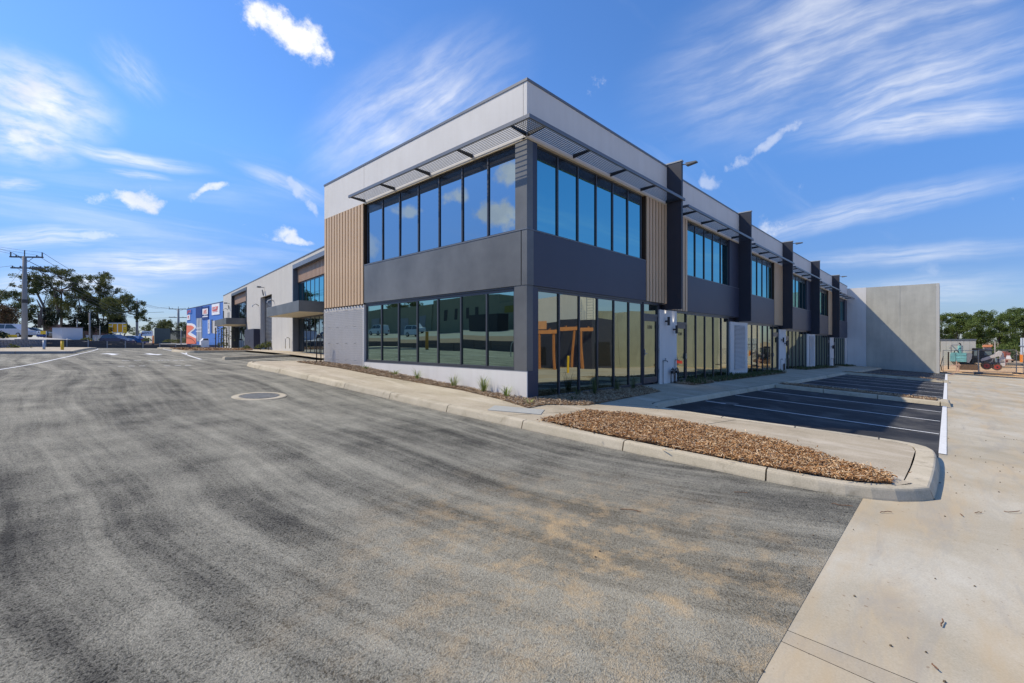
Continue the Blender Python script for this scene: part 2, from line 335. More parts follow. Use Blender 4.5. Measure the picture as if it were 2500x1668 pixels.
grass_dim = island_colour('shade_grass', [(.06, .085, .03), (.10, .13, .045), (.15, .15, .07)], .6)
bark = plain('bark', (.12, .10, .085), .9, .3, 4, bmp=.4, bs=12)

# ------------------------------------------------------------------ mesh helpers
class MB:
    def __init__(s, M=None): s.v = []; s.f = []; s.M = M
    def add(s, vs, fs):
        o = len(s.v)
        s.v += [tuple(s.M @ Vector(p)) if s.M is not None else tuple(p) for p in vs]
        s.f += [tuple(i + o for i in f) for f in fs]; return s
    def box(s, x0, x1, y0, y1, z0, z1):
        x0, x1 = sorted((x0, x1)); y0, y1 = sorted((y0, y1)); z0, z1 = sorted((z0, z1))
        return s.add([(x0, y0, z0), (x1, y0, z0), (x1, y1, z0), (x0, y1, z0), (x0, y0, z1), (x1, y0, z1), (x1, y1, z1), (x0, y1, z1)],
                     [(0, 3, 2, 1), (4, 5, 6, 7), (0, 1, 5, 4), (1, 2, 6, 5), (2, 3, 7, 6), (3, 0, 4, 7)])
    def hexa(s, b, t):
        return s.add(list(b) + list(t), [(0, 3, 2, 1), (4, 5, 6, 7), (0, 1, 5, 4), (1, 2, 6, 5), (2, 3, 7, 6), (3, 0, 4, 7)])
    def prism(s, poly, axis, a, b):
        def P(p, k): 
            q = list(p); q.insert(axis, k); return q
        n = len(poly)
        return s.add([P(p, a) for p in poly] + [P(p, b) for p in poly],
                     [tuple(range(n))[::-1], tuple(range(n, 2 * n))] + [(i, (i + 1) % n, n + (i + 1) % n, n + i) for i in range(n)])
    def cyl(s, p0, p1, r0, r1=None, n=10, cap=True):
        p0, p1 = Vector(p0), Vector(p1); r1 = r0 if r1 is None else r1
        d = (p1 - p0).normalized(); a = d.orthogonal().normalized(); c = d.cross(a)
        vs = [p + (a * math.cos(2 * math.pi * i / n) + c * math.sin(2 * math.pi * i / n)) * r for p, r in ((p0, r0), (p1, r1)) for i in range(n)]
        fs = [(i, (i + 1) % n, n + (i + 1) % n, n + i) for i in range(n)]
        if cap: fs += [tuple(range(n))[::-1], tuple(range(n, 2 * n))]
        return s.add(vs, fs)
    def tube(s, pts, rs, n=6):
        pts = [Vector(p) for p in pts]; rs = rs if isinstance(rs, (list, tuple)) else [rs] * len(pts)
        vs = []; a = None
        for i, p in enumerate(pts):
            d = (pts[min(i + 1, len(pts) - 1)] - pts[max(i - 1, 0)]).normalized()
            a = d.orthogonal().normalized() if a is None else (a - d * a.dot(d)).normalized()
            c = d.cross(a)
            vs += [p + (a * math.cos(2 * math.pi * k / n) + c * math.sin(2 * math.pi * k / n)) * rs[i] for k in range(n)]
        fs = [(i * n + k, i * n + (k + 1) % n, (i + 1) * n + (k + 1) % n, (i + 1) * n + k) for i in range(len(pts) - 1) for k in range(n)]
        fs += [tuple(range(n))[::-1], tuple(range((len(pts) - 1) * n, len(pts) * n))]
        return s.add(vs, fs)
    def build(s, name, mat, parent=None, smooth=False, loc=None):
        me = bpy.data.meshes.new(name); me.from_pydata(s.v, [], s.f); me.update()
        if mat: me.materials.append(mat)
        if smooth:
            for p in me.polygons: p.use_smooth = True
        return link(name, me, parent, loc)
def link(name, me, parent=None, loc=None):
    o = bpy.data.objects.new(name, me); COL.objects.link(o)
    if parent: o.parent = parent
    if loc is not None: o.location = loc
    return o
def tag(o, label=None, cat=None, group=None, kind=None):
    if label: o['label'] = label
    if cat: o['category'] = cat
    if group: o['group'] = group
    if kind: o['kind'] = kind
    return o
def thing(name, label, cat, loc=(0, 0, 0), rz=0., group=None):
    o = bpy.data.objects.new(name, None); COL.objects.link(o); o.location = loc; o.rotation_euler = (0, 0, rz); o.empty_display_size = .3
    return tag(o, label, cat, group)
def structure(name, parent=None):
    o = bpy.data.objects.new(name, None); COL.objects.link(o); o.empty_display_size = .3
    return tag(o, kind='structure')
def copy_tree(o, parent=None):
    c = o.copy(); COL.objects.link(c)
    if parent: c.parent = parent
    for ch in list(o.children): copy_tree(ch, c)
    return c
def box_part(name, mat, parent, *dims):
    return MB().box(*dims).build(name, mat, parent)
def text_part(name, body, size, mat, parent, M, extrude=.004, align='CENTER'):
    cu = bpy.data.curves.new(name, 'FONT'); cu.body = body; cu.size = size; cu.extrude = extrude; cu.align_x = align; cu.align_y = 'CENTER'; cu.resolution_u = 2
    t = bpy.data.objects.new(name, cu); COL.objects.link(t)
    dg = bpy.context.evaluated_depsgraph_get(); me = bpy.data.meshes.new_from_object(t.evaluated_get(dg)); 
    bpy.data.objects.remove(t); bpy.data.curves.remove(cu)
    me.transform(M); me.materials.clear(); me.materials.append(mat)
    return link(name, me, parent)

def clip_poly(poly, axis, val, keep_less):
    out = []
    for i in range(len(poly)):
        a, b = poly[i - 1], poly[i]
        ia = (a[axis] <= val) if keep_less else (a[axis] >= val); ib = (b[axis] <= val) if keep_less else (b[axis] >= val)
        if ia != ib:
            t = (val - a[axis]) / (b[axis] - a[axis]); out.append((a[0] + (b[0] - a[0]) * t, a[1] + (b[1] - a[1]) * t))
        if ib: out.append(b)
    return out
def sheet(name, poly, off, mat, cell=1., parent=None, zf=None):
    """a pavement sheet: the polygon cut into small cells that follow the ground"""
    zf = zf or G
    m = MB(); idx = {}
    def vi(p):
        k = (round(p[0], 4), round(p[1], 4))
        if k not in idx: idx[k] = len(m.v); m.v.append((p[0], p[1], zf(*p) + off))
        return idx[k]
    xs = [p[0] for p in poly]; ys = [p[1] for p in poly]
    ybr = sorted(set([min(ys) + cell * j for j in range(int((max(ys) - min(ys)) / cell) + 1)] + [max(ys)] + [k for k, _ in HV if min(ys) < k < max(ys)]))
    nx = int((max(xs) - min(xs)) / cell) + 1
    for y0, y1 in zip(ybr, ybr[1:]):
        row = clip_poly(clip_poly(list(poly), 1, y1, True), 1, y0, False)
        if len(row) < 3: continue
        for i in range(nx):
            x0 = min(xs) + i * cell
            q = clip_poly(clip_poly(row, 0, x0 + cell, True), 0, x0, False)
            f = []
            for p in q:
                k = vi(p)
                if k not in f: f.append(k)
            if len(f) >= 3: 
                ar = sum(m.v[f[j - 1]][0] * m.v[f[j]][1] - m.v[f[j]][0] * m.v[f[j - 1]][1] for j in range(len(f)))
                if abs(ar) > 1e-6: m.f.append(tuple(f if ar > 0 else f[::-1]))
    return m.build(name, mat, parent)
def resample(pts, step):
    out = [Vector(pts[0])]; 
    for a, b in zip(pts, pts[1:]):
        a, b = Vector(a), Vector(b); n = max(1, round((b - a).length / step))
        out += [a + (b - a) * (i / n) for i in range(1, n + 1)]
    return out
def smooth_line(pts, it=2):
    for _ in range(it):
        q = [pts[0]]
        for a, b in zip(pts, pts[1:]):
            q += [(a[0] * .75 + b[0] * .25, a[1] * .75 + b[1] * .25), (a[0] * .25 + b[0] * .75, a[1] * .25 + b[1] * .75)]
        pts = q + [pts[-1]]
    return pts
KERB_PROFILE = [(0, -.05), (.012, .02), (.045, .115), (.058, .137), (.08, .148), (1, .152), (1, -.05)]
def kerb_run(root, line, width=.2, stone=2.2, side=1, mat=None, height=1., gap=.022, zf=None):
    """kerb stones along the foot of the kerb face; the body lies to the left of the line when side = 1"""
    zf = zf or G
    pts = resample(line, .25); ds = [0]
    for a, b in zip(pts, pts[1:]): ds.append(ds[-1] + (b - a).length)
    def P(d):
        for i in range(len(ds) - 1):
            if d <= ds[i + 1] + 1e-9:
                t = (d - ds[i]) / max(1e-9, ds[i + 1] - ds[i]); return pts[i] + (pts[i + 1] - pts[i]) * t
        return pts[-1]
    n = max(1, round(ds[-1] / stone)); w = ds[-1] / n
    for k in range(n):
        a, b = k * w + gap / 2, (k + 1) * w - gap / 2
        mm = max(2, int((b - a) / .3) + 1); m = MB(); np_ = len(KERB_PROFILE)
        for i in range(mm + 1):
            d = a + (b - a) * i / mm; p = P(d); t = (P(min(ds[-1], d + .12)) - P(max(0, d - .12))).normalized(); nn = Vector((-t.y, t.x)) * side
            for x, z in KERB_PROFILE:
                x = width if x == 1 else x
                q = p + nn * x; m.v.append((q.x, q.y, zf(p.x, p.y) + z * height))
        for i in range(mm):
            for j in range(np_):
                f = (i * np_ + j, i * np_ + (j + 1) % np_, (i + 1) * np_ + (j + 1) % np_, (i + 1) * np_ + j)
                m.f.append(f if side > 0 else f[::-1])
        m.f += [tuple(range(np_))[::-1], tuple(range(mm * np_, (mm + 1) * np_))]
        m.build('kerb_stone', mat or kerb_mat, root)
    return root

# ------------------------------------------------------------------ ground, road, pavements
def ground():
    m = MB(); us = [-3000, -600, -200, -100] + list(range(-60, 125, 4)) + [200, 600, 3000]; vs = [-3000, -600, -200] + list(range(-100, 160, 4)) + [300, 800, 3000]
    for v in vs:
        for u in us:
            z = G(u, v) - .16
            if -60 <= u < -18: z = G(u, v) - .16 + (.0 if u > -24 else 1.0)
            if u < -60: z = 1.9
            m.v.append((u, v, z))
    n = len(us)
    m.f = [(j * n + i, j * n + i + 1, (j + 1) * n + i + 1, (j + 1) * n + i) for j in range(len(vs) - 1) for i in range(n - 1)]
    tag(m.build('ground', earth_mat), kind='structure')
ground()
tag(sheet('car_park_road', [(-17, -7.0), (1.0, -7.0), (1.0, 1), (12, 14), (12, 66), (-17, 66)], 0, asphalt, .5), kind='structure')
tag(sheet('parking_bays', [(1.2, -7.66), (51.75, -7.66), (51.75, -2), (1.2, -1)], .004, black_asphalt, 1.), kind='structure')
drive = structure('concrete_driveway')
# slabs meet at narrow recessed joints
for poly in ([(-40, -26), (-5.426, -26), (-5.426, -7.0), (-40, -7.0)], [(-5.42, -26), (-4.356, -26), (-5.266, -7.0), (-5.42, -7.0)], [(-4.35, -26), (6.49, -26), (6.49, -7.0), (-5.26, -7.0)],
             [(6.5, -26), (18.49, -26), (18.49, -7.0), (6.5, -7.0)], [(18.5, -26), (30.49, -26), (30.49, -7.0), (18.5, -7.0)], [(30.5, -26), (42.49, -26), (42.49, -7.0), (30.5, -7.0)], [(42.5, -26), (54.5, -26), (54.5, -7.0), (42.5, -7.0)]):
    sheet('slab', poly, -.003, drive_mat, 1., drive)
sheet('joint_filler', [(-40, -26), (54.4, -26), (54.4, -7.1), (-40, -7.1)], -.02, plain('joint_dark', (.05, .045, .04), .9), 2., drive)
tag(sheet('sand_yard', [(51.85, -7.3), (54.55, -7.3), (54.55, -26), (110, -26), (110, 30), (90, 30), (90, -7.3)], -.02, sand_mat, 2.), kind='structure')
tag(sheet('white_edge_strip', [(2.9, -7.77), (13.0, -7.77), (13.0, -7.66), (2.9, -7.66)], .010, line_white, .5), kind='structure')
tag(sheet('white_edge_strip', [(14.5, -7.78), (29.5, -7.78), (29.5, -7.66), (14.5, -7.66)], .010, line_white, .5), kind='structure')
tag(sheet('white_edge_strip', [(30.8, -7.80), (51.4, -7.80), (51.4, -7.66), (30.8, -7.66)], .010, line_white, .5), kind='structure')
def stripe(pts, w, off=.008, name='line_marking', zf=None):
    pts = resample(pts, .5); m = MB(); zf = zf or G
    for i, p in enumerate(pts):
        t = (pts[min(i + 1, len(pts) - 1)] - pts[max(i - 1, 0)]).normalized(); n = Vector((-t.y, t.x)) * w / 2
        for q in (p - n, p + n): m.v.append((q.x, q.y, zf(q.x, q.y) + off))
    m.f = [(2 * i, 2 * i + 2, 2 * i + 3, 2 * i + 1) for i in range(len(pts) - 1)]
    return tag(m.build(name, line_white), kind='structure')
for u in (5.59, 8.2, 10.81, 17.0, 19.6, 22.2, 24.8, 27.4, 33.4, 36, 38.6, 41.2, 43.8, 46.4, 49):
    stripe([(u, -2.32 - .012 * u), (u, -7.64)], .085, .012)
stripe(smooth_line([(-9.9, 11.5), (-9.35, 13.54), (-8.93, 15.3), (-8.4, 17.8), (-7.84, 21.3), (-7.04, 26.5), (-5.93, 34.5), (-4.6, 46), (-3.9, 54)]), .09)
stripe(smooth_line([(2.6, 62), (.8, 50), (-.35, 40), (-1.05, 33.0)]), .12)
stripe(smooth_line([(-1.3, 31.4), (-1.75, 28), (-2.3, 23.9), (-2.7, 20.4), (-2.82, 19.2)]), .12)
stripe([(-4.6, 18.9), (-2.7, 18.5)], .1)
for u, v, flip in ((-5.34, 28.4, 1), (-3.46, 27.8, -1)):
    m = MB(); sh = [(-.15, -1.9), (.15, -1.9), (.15, .1), (.5, .1), (0, 1.9), (-.5, .1), (-.15, .1)]
    m.v = [(u + x, v + y * flip, G(u + x, v + y * flip) + .012) for x, y in sh]; m.f = [(0, 1, 2, 3, 4, 5, 6) if flip > 0 else (6, 5, 4, 3, 2, 1, 0)]
    tag(m.build('road_arrow', line_white), kind='structure')
for v, a, b, n in ((18.7, -5.9, -5.05, 2), (18.4, -5.0, -4.2, 7), (18.3, -4.1, -3.6, 2), (14.1, -6.5, -5.6, 3), (13.8, -5.2, -4.2, 3)):
    for k in range(n):
        u = a + (b - a) * k / n; stripe([(u, v), (u + .6 * (b - a) / n, v)], .16, .010)

# ------------------------------------------------------------------ kerbs and footpath
K_LEFT = smooth_line([(-1.0, 13.75), (-1.9, 13.75), (-2.5, 13.35), (-2.78, 12.4), (-2.9, 10.5), (-2.93, 7.7), (-2.8, 6.0), (-2.66, 4.2), (-2.42, .8), (-2.24, -1.1), (-2.05, -3.4), (-1.84, -5.4), (-1.72, -6.4), (-1.52, -7.0), (-1.2, -7.42), (-.75, -7.66)])
kerb_run(structure('street_kerb'), K_LEFT, .19, 2.15, 1)
kerb_run(structure('island_kerb'), smooth_line([(-.74, -7.665), (.4, -7.70), (1.9, -7.70), (2.55, -7.64), (2.84, -7.40), (2.86, -6.9), (2.72, -5.9), (2.45, -4.5), (2.28, -3.2), (2.3, -2.6)]), .31, 1.5, 1)
kerb_run(structure('parking_kerb'), smooth_line([(2.35, -2.45), (2.7, -2.27), (3.3, -2.2), (5.7, -2.3), (12.9, -2.48), (17.4, -2.62), (29.5, -2.9), (51.6, -2.95)]), .17, 1.9, 1)
inner = [(-2.0, 13.5), (-2.3, 13.1), (-2.58, 12.3), (-2.69, 10.5), (-2.73, 7.7), (-2.6, 6.0), (-2.46, 4.2), (-2.22, .8), (-2.04, -1.1), (-1.85, -3.4), (-1.64, -5.4), (-1.52, -6.4), (-1.35, -6.9), (-1.03, -7.30), (-.68, -7.44), (-.62, -7.35)]
tag(sheet('footpath', [(3.5, 13.6)] + inner + [(.4, -7.37), (1.9, -7.37), (2.4, -7.3), (2.53, -6.9), (2.4, -5.9), (2.13, -4.5), (1.97, -3.2), (2.05, -2.5), (2.6, -2.1), (3.3, -2.03), (5.7, -2.13), (12.9, -2.3), (17.4, -2.45), (29.5, -2.73), (51.7, -2.78), (51.7, .15), (.1, .15), (.1, 11.5), (3.5, 11.5)], .147, path_mat, .5), kind='structure')
def scored(a, b, w=.012):
    m = MB(); a, b = Vector(a), Vector(b); t = (b - a).normalized(); n = Vector((-t.y, t.x)) * w / 2; k = max(1, int((b - a).length / .4))
    for i in range(k + 1):
        p = a + (b - a) * i / k
        for q in (p - n, p + n): m.v.append((q.x, q.y, G(q.x, q.y) + .1505))
    m.f = [(2 * i, 2 * i + 2, 2 * i + 3, 2 * i + 1) for i in range(k)]
    tag(m.build('path_joint', MATS['joint_dark']), kind='structure')
for a, b in (((.62, -4.1), (2.1, -4.35)), ((-2.0, -1.25), (-.25, -1.75)), ((-2.55, 5.3), (-.95, 5.3)), ((5.9, -2.1), (5.9, -.1)), ((1.3, -1.45), (2.2, -2.3)), ((-2.6, 9.5), (-.95, 9.4)), ((11.2, -2.2), (11.2, -.9)), ((19, -2.4), (19, -.2)), ((-.62, -7.2), (.5, -3.7))): scored(a, b)
# mulch beds: a soil sheet with loose bark on top
def inside(p, poly):
    c = False
    for i in range(len(poly)):
        a, b = poly[i - 1], poly[i]
        if (a[1] > p[1]) != (b[1] > p[1]) and p[0] < (b[0] - a[0]) * (p[1] - a[1]) / (b[1] - a[1]) + a[0]: c = not c
    return c
def mulch(poly, per_m2, size, mat, rise=.03, name='mulch_bed', zf=None, off=.15, base=None):
    zf = zf or G; rnd = random.Random(len(poly) * 31 + int(poly[0][0] * 10))
    def hh(u, v): return .035 * (mnoise.noise(Vector((u * 2.2, v * 2.2, 3))) + .5)
    tag(sheet(name, poly, off + .004, base or mulch_base, .3, None, lambda u, v: zf(u, v) + max(0, hh(u, v)) * .5), kind='structure')
    xs = [p[0] for p in poly]; ys = [p[1] for p in poly]; n = int((max(xs) - min(xs)) * (max(ys) - min(ys)) * per_m2); m = MB()
    for _ in range(n):
        p = (rnd.uniform(min(xs), max(xs)), rnd.uniform(min(ys), max(ys)))
        q = (p[0] + rnd.gauss(0, .035), p[1] + rnd.gauss(0, .035)) if rnd.random() < .97 else (p[0] + rnd.gauss(0, .16), p[1] + rnd.gauss(0, .16))
        if not inside(p, poly): continue
        l = size * rnd.choice((.5, .7, 1, 1, 1.5, 2.2)) * rnd.uniform(.7, 1.2); w = size * rnd.uniform(.14, .34); t = size * rnd.uniform(.08, .2)
        M = Matrix.Translation((q[0], q[1], zf(*p) + off + max(0, hh(*p)) + rnd.uniform(0, rise))) @ Matrix.Rotation(rnd.uniform(0, 6.28), 4, 'Z') @ Matrix.Rotation(rnd.gauss(0, .38), 4, 'Y') @ Matrix.Rotation(rnd.gauss(0, .5), 4, 'X')
        vs = [M @ Vector(c) for c in ((-l / 2, -w * .3, 0), (-l * .1, -w / 2, 0), (l / 2, -w * .1, 0), (l * .35, w / 2, 0), (-l * .4, w * .4, 0))]
        o = len(m.v); up = M.to_3x3() @ Vector((0, 0, t)); m.v += [tuple(c + up) for c in vs] + [tuple(c) for c in vs]
        m.f += [(o, o + 1, o + 2, o + 3, o + 4)] + [(o + i, o + 5 + i, o + 5 + (i + 1) % 5, o + (i + 1) % 5) for i in range(5)]
    tag(m.build('bark_chips', mat), kind='stuff')
ISLAND = [(-1.80, -1.98), (-1.0, -1.93), (-.1, -1.95), (.35, -2.55), (.62, -3.5), (.55, -4.6), (.3, -5.7), (-.28, -6.75), (-.62, -7.22), (-1.02, -7.26), (-1.33, -6.9), (-1.51, -6.35), (-1.64, -5.3), (-1.84, -3.4)]
mulch(ISLAND, 2100, .046, chip_mat, .04, base=mulch_dark)
LEFT_BED = [(-.06, 11.62), (-.3, 12.1), (-.95, 12.2), (-1.0, 9), (-.92, 6.4), (-.72, 4), (-.5, 2), (-.62, .5), (-.82, -.4), (-.98, -.9), (-.2, -.8), (.6, -1.38), (1.2, -1.40), (5.27, -1.07), (5.95, -.06), (.1, -.05), (-.05, .05)]
mulch(LEFT_BED, 800, .05, chip_dark, .03)
mulch([(8.35, -.05), (8.5, -.85), (10.4, -.9), (11.2, -.6), (10.2, -.05)], 250, .06, chip_dark)
for a, b in ((10.6, 22.6), (27.2, 40.4), (45, 51.2)):
    mulch([(a, -.05), (a + .6, -.8), (b - .6, -.95), (b, -.05)], 120, .07, chip_dark)
def blades(m, rnd, c, n, h, spread, w=.006, droop=.5):
    for _ in range(n):
        a = rnd.uniform(0, 6.28); d = Vector((math.cos(a), math.sin(a), 0)); s = Vector((-d.y, d.x, 0)) * w
        b = Vector(c) + d * rnd.uniform(0, spread * .3); hh = h * rnd.uniform(.45, 1.1); out = spread * rnd.uniform(.3, 1.5)
        p1 = b + d * out * .35 + Vector((0, 0, hh * .6)); p2 = b + d * out + Vector((0, 0, hh * (1 - droop * rnd.uniform(0, .7))))
        m.add([b - s, b + s, p1 - s * .8, p1 + s * .8, p2], [(0, 1, 3, 2), (2, 3, 4)])
def tuft(u, v, h, n, label, mat=None, spread=.14):
    m = MB(); blades(m, random.Random(int(u * 100 + v * 37)), (0, 0, 0), int(n * .9), h * 1.15, spread * 1.7, .0065, .6)
    o = m.build('grass_tuft', mat or grass_blade, None, False, (u, v, G(u, v) + .16))
    tag(o, label, 'grass tuft', 'grass tufts planted along the building')
for u, v, h, n, lab in ((-.30, 7.55, .17, 40, 'small yellow green tuft below the joint between wire mesh and low white wall'),
        (-.32, 5.6, .2, 45, 'low green tuft beside white wall, second along from the wire mesh'), (-.3, 4.35, .36, 40, 'wispy spreading tuft with long pale stems beside the white wall'),
        (-.26, 2.6, .36, 60, 'upright spiky tuft beside the white wall, third from the corner'), (-.2, 1.4, .46, 80, 'tallest bushy green tuft beside white wall near the corner'),
        (-.22, .52, .36, 45, 'upright green tuft closest to the corner on the street side'), (-.55, -.55, .15, 24, 'tiny tuft in the bark at the foot of the building corner')):
    tuft(u, v, h, n, lab)
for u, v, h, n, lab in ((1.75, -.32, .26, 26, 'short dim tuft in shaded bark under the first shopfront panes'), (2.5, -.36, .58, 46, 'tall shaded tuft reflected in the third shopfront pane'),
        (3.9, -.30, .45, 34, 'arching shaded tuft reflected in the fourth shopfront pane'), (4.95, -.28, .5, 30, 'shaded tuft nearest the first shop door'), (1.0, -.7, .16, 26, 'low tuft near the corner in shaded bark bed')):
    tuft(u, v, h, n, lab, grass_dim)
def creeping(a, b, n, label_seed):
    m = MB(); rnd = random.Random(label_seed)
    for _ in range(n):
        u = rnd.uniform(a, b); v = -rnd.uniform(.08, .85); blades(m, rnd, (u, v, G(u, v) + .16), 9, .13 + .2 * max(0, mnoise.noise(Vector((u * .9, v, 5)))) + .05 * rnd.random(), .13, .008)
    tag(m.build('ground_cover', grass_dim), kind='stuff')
creeping(10.8, 22.4, 420, 3); creeping(27.4, 40.2, 330, 4); creeping(45.2, 51.0, 130, 5); creeping(8.9, 10.1, 40, 6)
# car park islands between the bays
def island_strip(u0, u1, label_mat):
    r = structure('bay_island')
    line = [(u0, -2.5), (u0, -7.6), (u0 + .05, -7.86), (u1 - .05, -7.86), (u1, -7.6), (u1, -2.5)]
    kerb_run(r, line[:2], .2, 1.9, 1); kerb_run(r, [(u0, -7.61), (u0 + .02, -7.88), (u1 - .02, -7.88), (u1, -7.61)], .34, 5, 1); kerb_run(r, line[-2:], .2, 1.9, 1)
    mulch([(u0 + .2, -2.55), (u0 + .2, -7.5), (u1 - .2, -7.5), (u1 - .2, -2.55)], 160, .06, chip_dark)
island_strip(13.0, 14.5, 0); island_strip(29.5, 30.8, 0)
# covers in the ground
t = thing('manhole_cover', 'round manhole cover in a pale concrete ring in the asphalt road', 'manhole', (-4.97, 4.08, G(-4.97, 4.08)))
sl_ = .0602; m = MB(); m2 = MB(); n = 40
ring = [(math.cos(2 * math.pi * i / n), math.sin(2 * math.pi * i / n)) for i in range(n)]
for r_, z_ in ((.585, .004), (.56, .016), (.43, .016)): m.v += [(x * r_, y * r_, y * r_ * sl_ + z_) for x, y in ring]
for k in range(2): m.f += [(k * n + i, k * n + (i + 1) % n, (k + 1) * n + (i + 1) % n, (k + 1) * n + i) for i in range(n)]
m.build('surround', kerb_mat, t)
m2.v = [(x * .425, y * .425, y * .425 * sl_ + .010) for x, y in ring]; m2.f = [tuple(range(n))]
lid = m2.build('lid', plain('cast_iron', (.20, .185, .155), .6, .3, 8, bmp=.6, bs=40), t)
m = MB()
for i in range(-7, 8):
    for j in range(-7, 8):
        x, y = i * .058, j * .058
        if x * x + y * y < .16: m.box(x - .02, x + .02, y - .02, y + .02, y * sl_ + .004, y * sl_ + .02)
tag(m.build('tread_studs', plain('cast_iron_worn', (.30, .285, .25), .5, .2, 8), lid), kind='stuff')
def flat_cover(name, label, cat, u, v, a, b, rot, mat, off, h=.012):
    t = thing(name, label, cat, (u, v, G(u, v) + off)); M = Matrix.Rotation(rot, 4, 'Z')
    gx = (G(u + .2, v) - G(u - .2, v)) / .4; gy = (G(u, v + .2) - G(u, v - .2)) / .4
    m = MB()
    c = [M @ Vector((x * a / 2, y * b / 2, 0)) for x, y in ((-1, -1), (1, -1), (1, 1), (-1, 1))]
    lo = [(p.x, p.y, p.x * gx + p.y * gy - .01) for p in c]; hi = [(p.x, p.y, p.x * gx + p.y * gy + h) for p in c]
    m.hexa(lo, hi); m.build('lid', mat, t)
flat_cover('pit_lid', 'flat grey utility pit lid in the footpath at the corner', 'pit lid', -1.38, -.92, 1.15, .62, R(-58), concrete('lid_grey', (.40, .40, .37), .1, 2), .147)
m = MB(); m.cyl((0, 0, 0), (0, 0, .012), .28, .28, 20)
tag(m.build('drain_lid', plain('cast_iron_dull', (.10, .10, .10), .6), None, False, (5.75, -3.0, G(5.75, -3.0) + .004)), 'small dark round drain lid in the shaded parking bay', 'drain lid')
def twig(u, v, l, a, lab, z=0.):
    rnd = random.Random(int(u * 99)); m = MB(); pts = []
    for i in range(5): pts.append((math.cos(a) * l * (i / 4 - .5) + rnd.gauss(0, l * .05), math.sin(a) * l * (i / 4 - .5) + rnd.gauss(0, l * .05), .008 + rnd.random() * .012))
    m.tube(pts, .0045, 5); o = m.build('twig', plain('twig_brown', (.19, .10, .055), .9, .3, 20), None, False, (u, v, G(u, v) + z))
    tag(o, lab, 'twig', 'twigs and bark scraps fallen on the paving')
for u, v, l, a, lab in ((-4.25, -5.28, .24, R(-60), 'reddish curved twig lying alone on the dusty asphalt'), (-.55, -8.35, .2, R(-50), 'longest dark twig on the concrete beside a round pebble'),
        (-.95, -8.05, .12, R(-35), 'short dark twig on the concrete left of the longer one'), (-1.25, -7.9, .07, R(20), 'tiny twig on the concrete near the kerb nose'), (-.3, -8.75, .14, R(-60), 'dark bark strip at the right edge of the concrete'),
        (-.45, -8.82, .12, R(-10), 'bark scrap below the strip at the right edge'), (-2.05, -6.85, .22, R(-65), 'bark scrap at the foot of the kerb where asphalt meets concrete'), (-2.6, -5.9, .16, R(-55), 'bark strip lying against the kerb face'), (-1.9, -7.25, .16, R(-40), 'thin twig on concrete before the curved kerb'), (-4.35, -7.75, .1, R(0), 'curled brown leaf scrap beside the concrete joint'), (-5.0, -7.72, .05, R(40), 'small yellowish scrap on the nearest concrete slab')):
    twig(u, v, l, a, lab)
rnd = random.Random(11); m = MB()
for _ in range(260):
    u = rnd.uniform(-6, 8); v = rnd.uniform(-10.5, -5.5); s = rnd.uniform(.003, .010)
    m.cyl((u, v, G(u, v)), (u + s * .5, v, G(u, v) + s), s * 1.2, s * .6, 5)
tag(m.build('loose_grit', plain('grit', (.12, .09, .06), .9, .4, 9)), kind='stuff')

# ------------------------------------------------------------------ corner office building (front face on x = 0, long shop face on y = 0)
B = thing('office_building', 'two storey corner building with white parapet, charcoal panels, timber battens and mirrored windows', 'building')
FIN = [8.05, 16.43, 25.05, 33.72, 42.77]; END = 51.8; FT = .13
starts = [0] + [f + FT for f in FIN]; ends = FIN + [END]
rf = lambda k: 8.225 - .155 * k
pb = lambda k: 6.735 - .155 * k
st = lambda k: 4.375 - .16 * k
sb = lambda k: 2.955 - .205 * k
gb = lambda k: -.215 * k
REC = .11          # the glazing sits back from the panels
# body of the building behind the facade skins
for k in range(6):
    box_part('core_wall', charcoal_shaded, B, starts[k] - (FT if k else -.25), ends[k] + (0 if k < 5 else -.01), .26, 11.4, -1.6, rf(k) - .25)
# --- white parapets and caps
def panel(name, mat, *d, label=None):
    o = box_part(name, mat, B, *d)
    if label: o['label'] = label
    return o
pan = panel('parapet_panel', white_wall, 0, .25, .135, 8.235, pb(0), rf(0) - .07)
panel('parapet_panel', white_wall, 0, .25, 8.25, 11.62, pb(0), rf(0) - .07)
panel('parapet_panel', white_wall, .0, .25, 0, .12, pb(0), rf(0) - .07)
panel('parapet_panel', white_wall, .25, FIN[0], 0, .25, pb(0), rf(0) - .07)
MB().box(-.02, .27, -.02, 11.65, rf(0) - .07, rf(0)).build('coping', coping_mat, B)
MB().box(.2705, FIN[0], -.02, .27, rf(0) - .07, rf(0)).build('coping', coping_mat, B)
for k in range(1, 6):
    panel('parapet_panel', white_wall, starts[k], ends[k], 0, .25, pb(k), rf(k) - .06)
    MB().box(starts[k], ends[k], -.02, .27, rf(k) - .06, rf(k)).build('coping', coping_mat, B)
# cream soffit strip under the parapet
MB().box(.004, REC + .05, .13, 8.2, pb(0) - .006, pb(0) - .001).build('soffit_strip', cream, B)
for k in range(6):
    MB().box(starts[k] + (.004 if k == 0 else 0), ends[k], .004, REC + .05, pb(k) - .045, pb(k) - .001).build('soffit_strip', cream, B)
MB().box(.004, .05, .06, 8.2, pb(0) - .05, pb(0) - .0065).build('soffit_strip', cream, B)
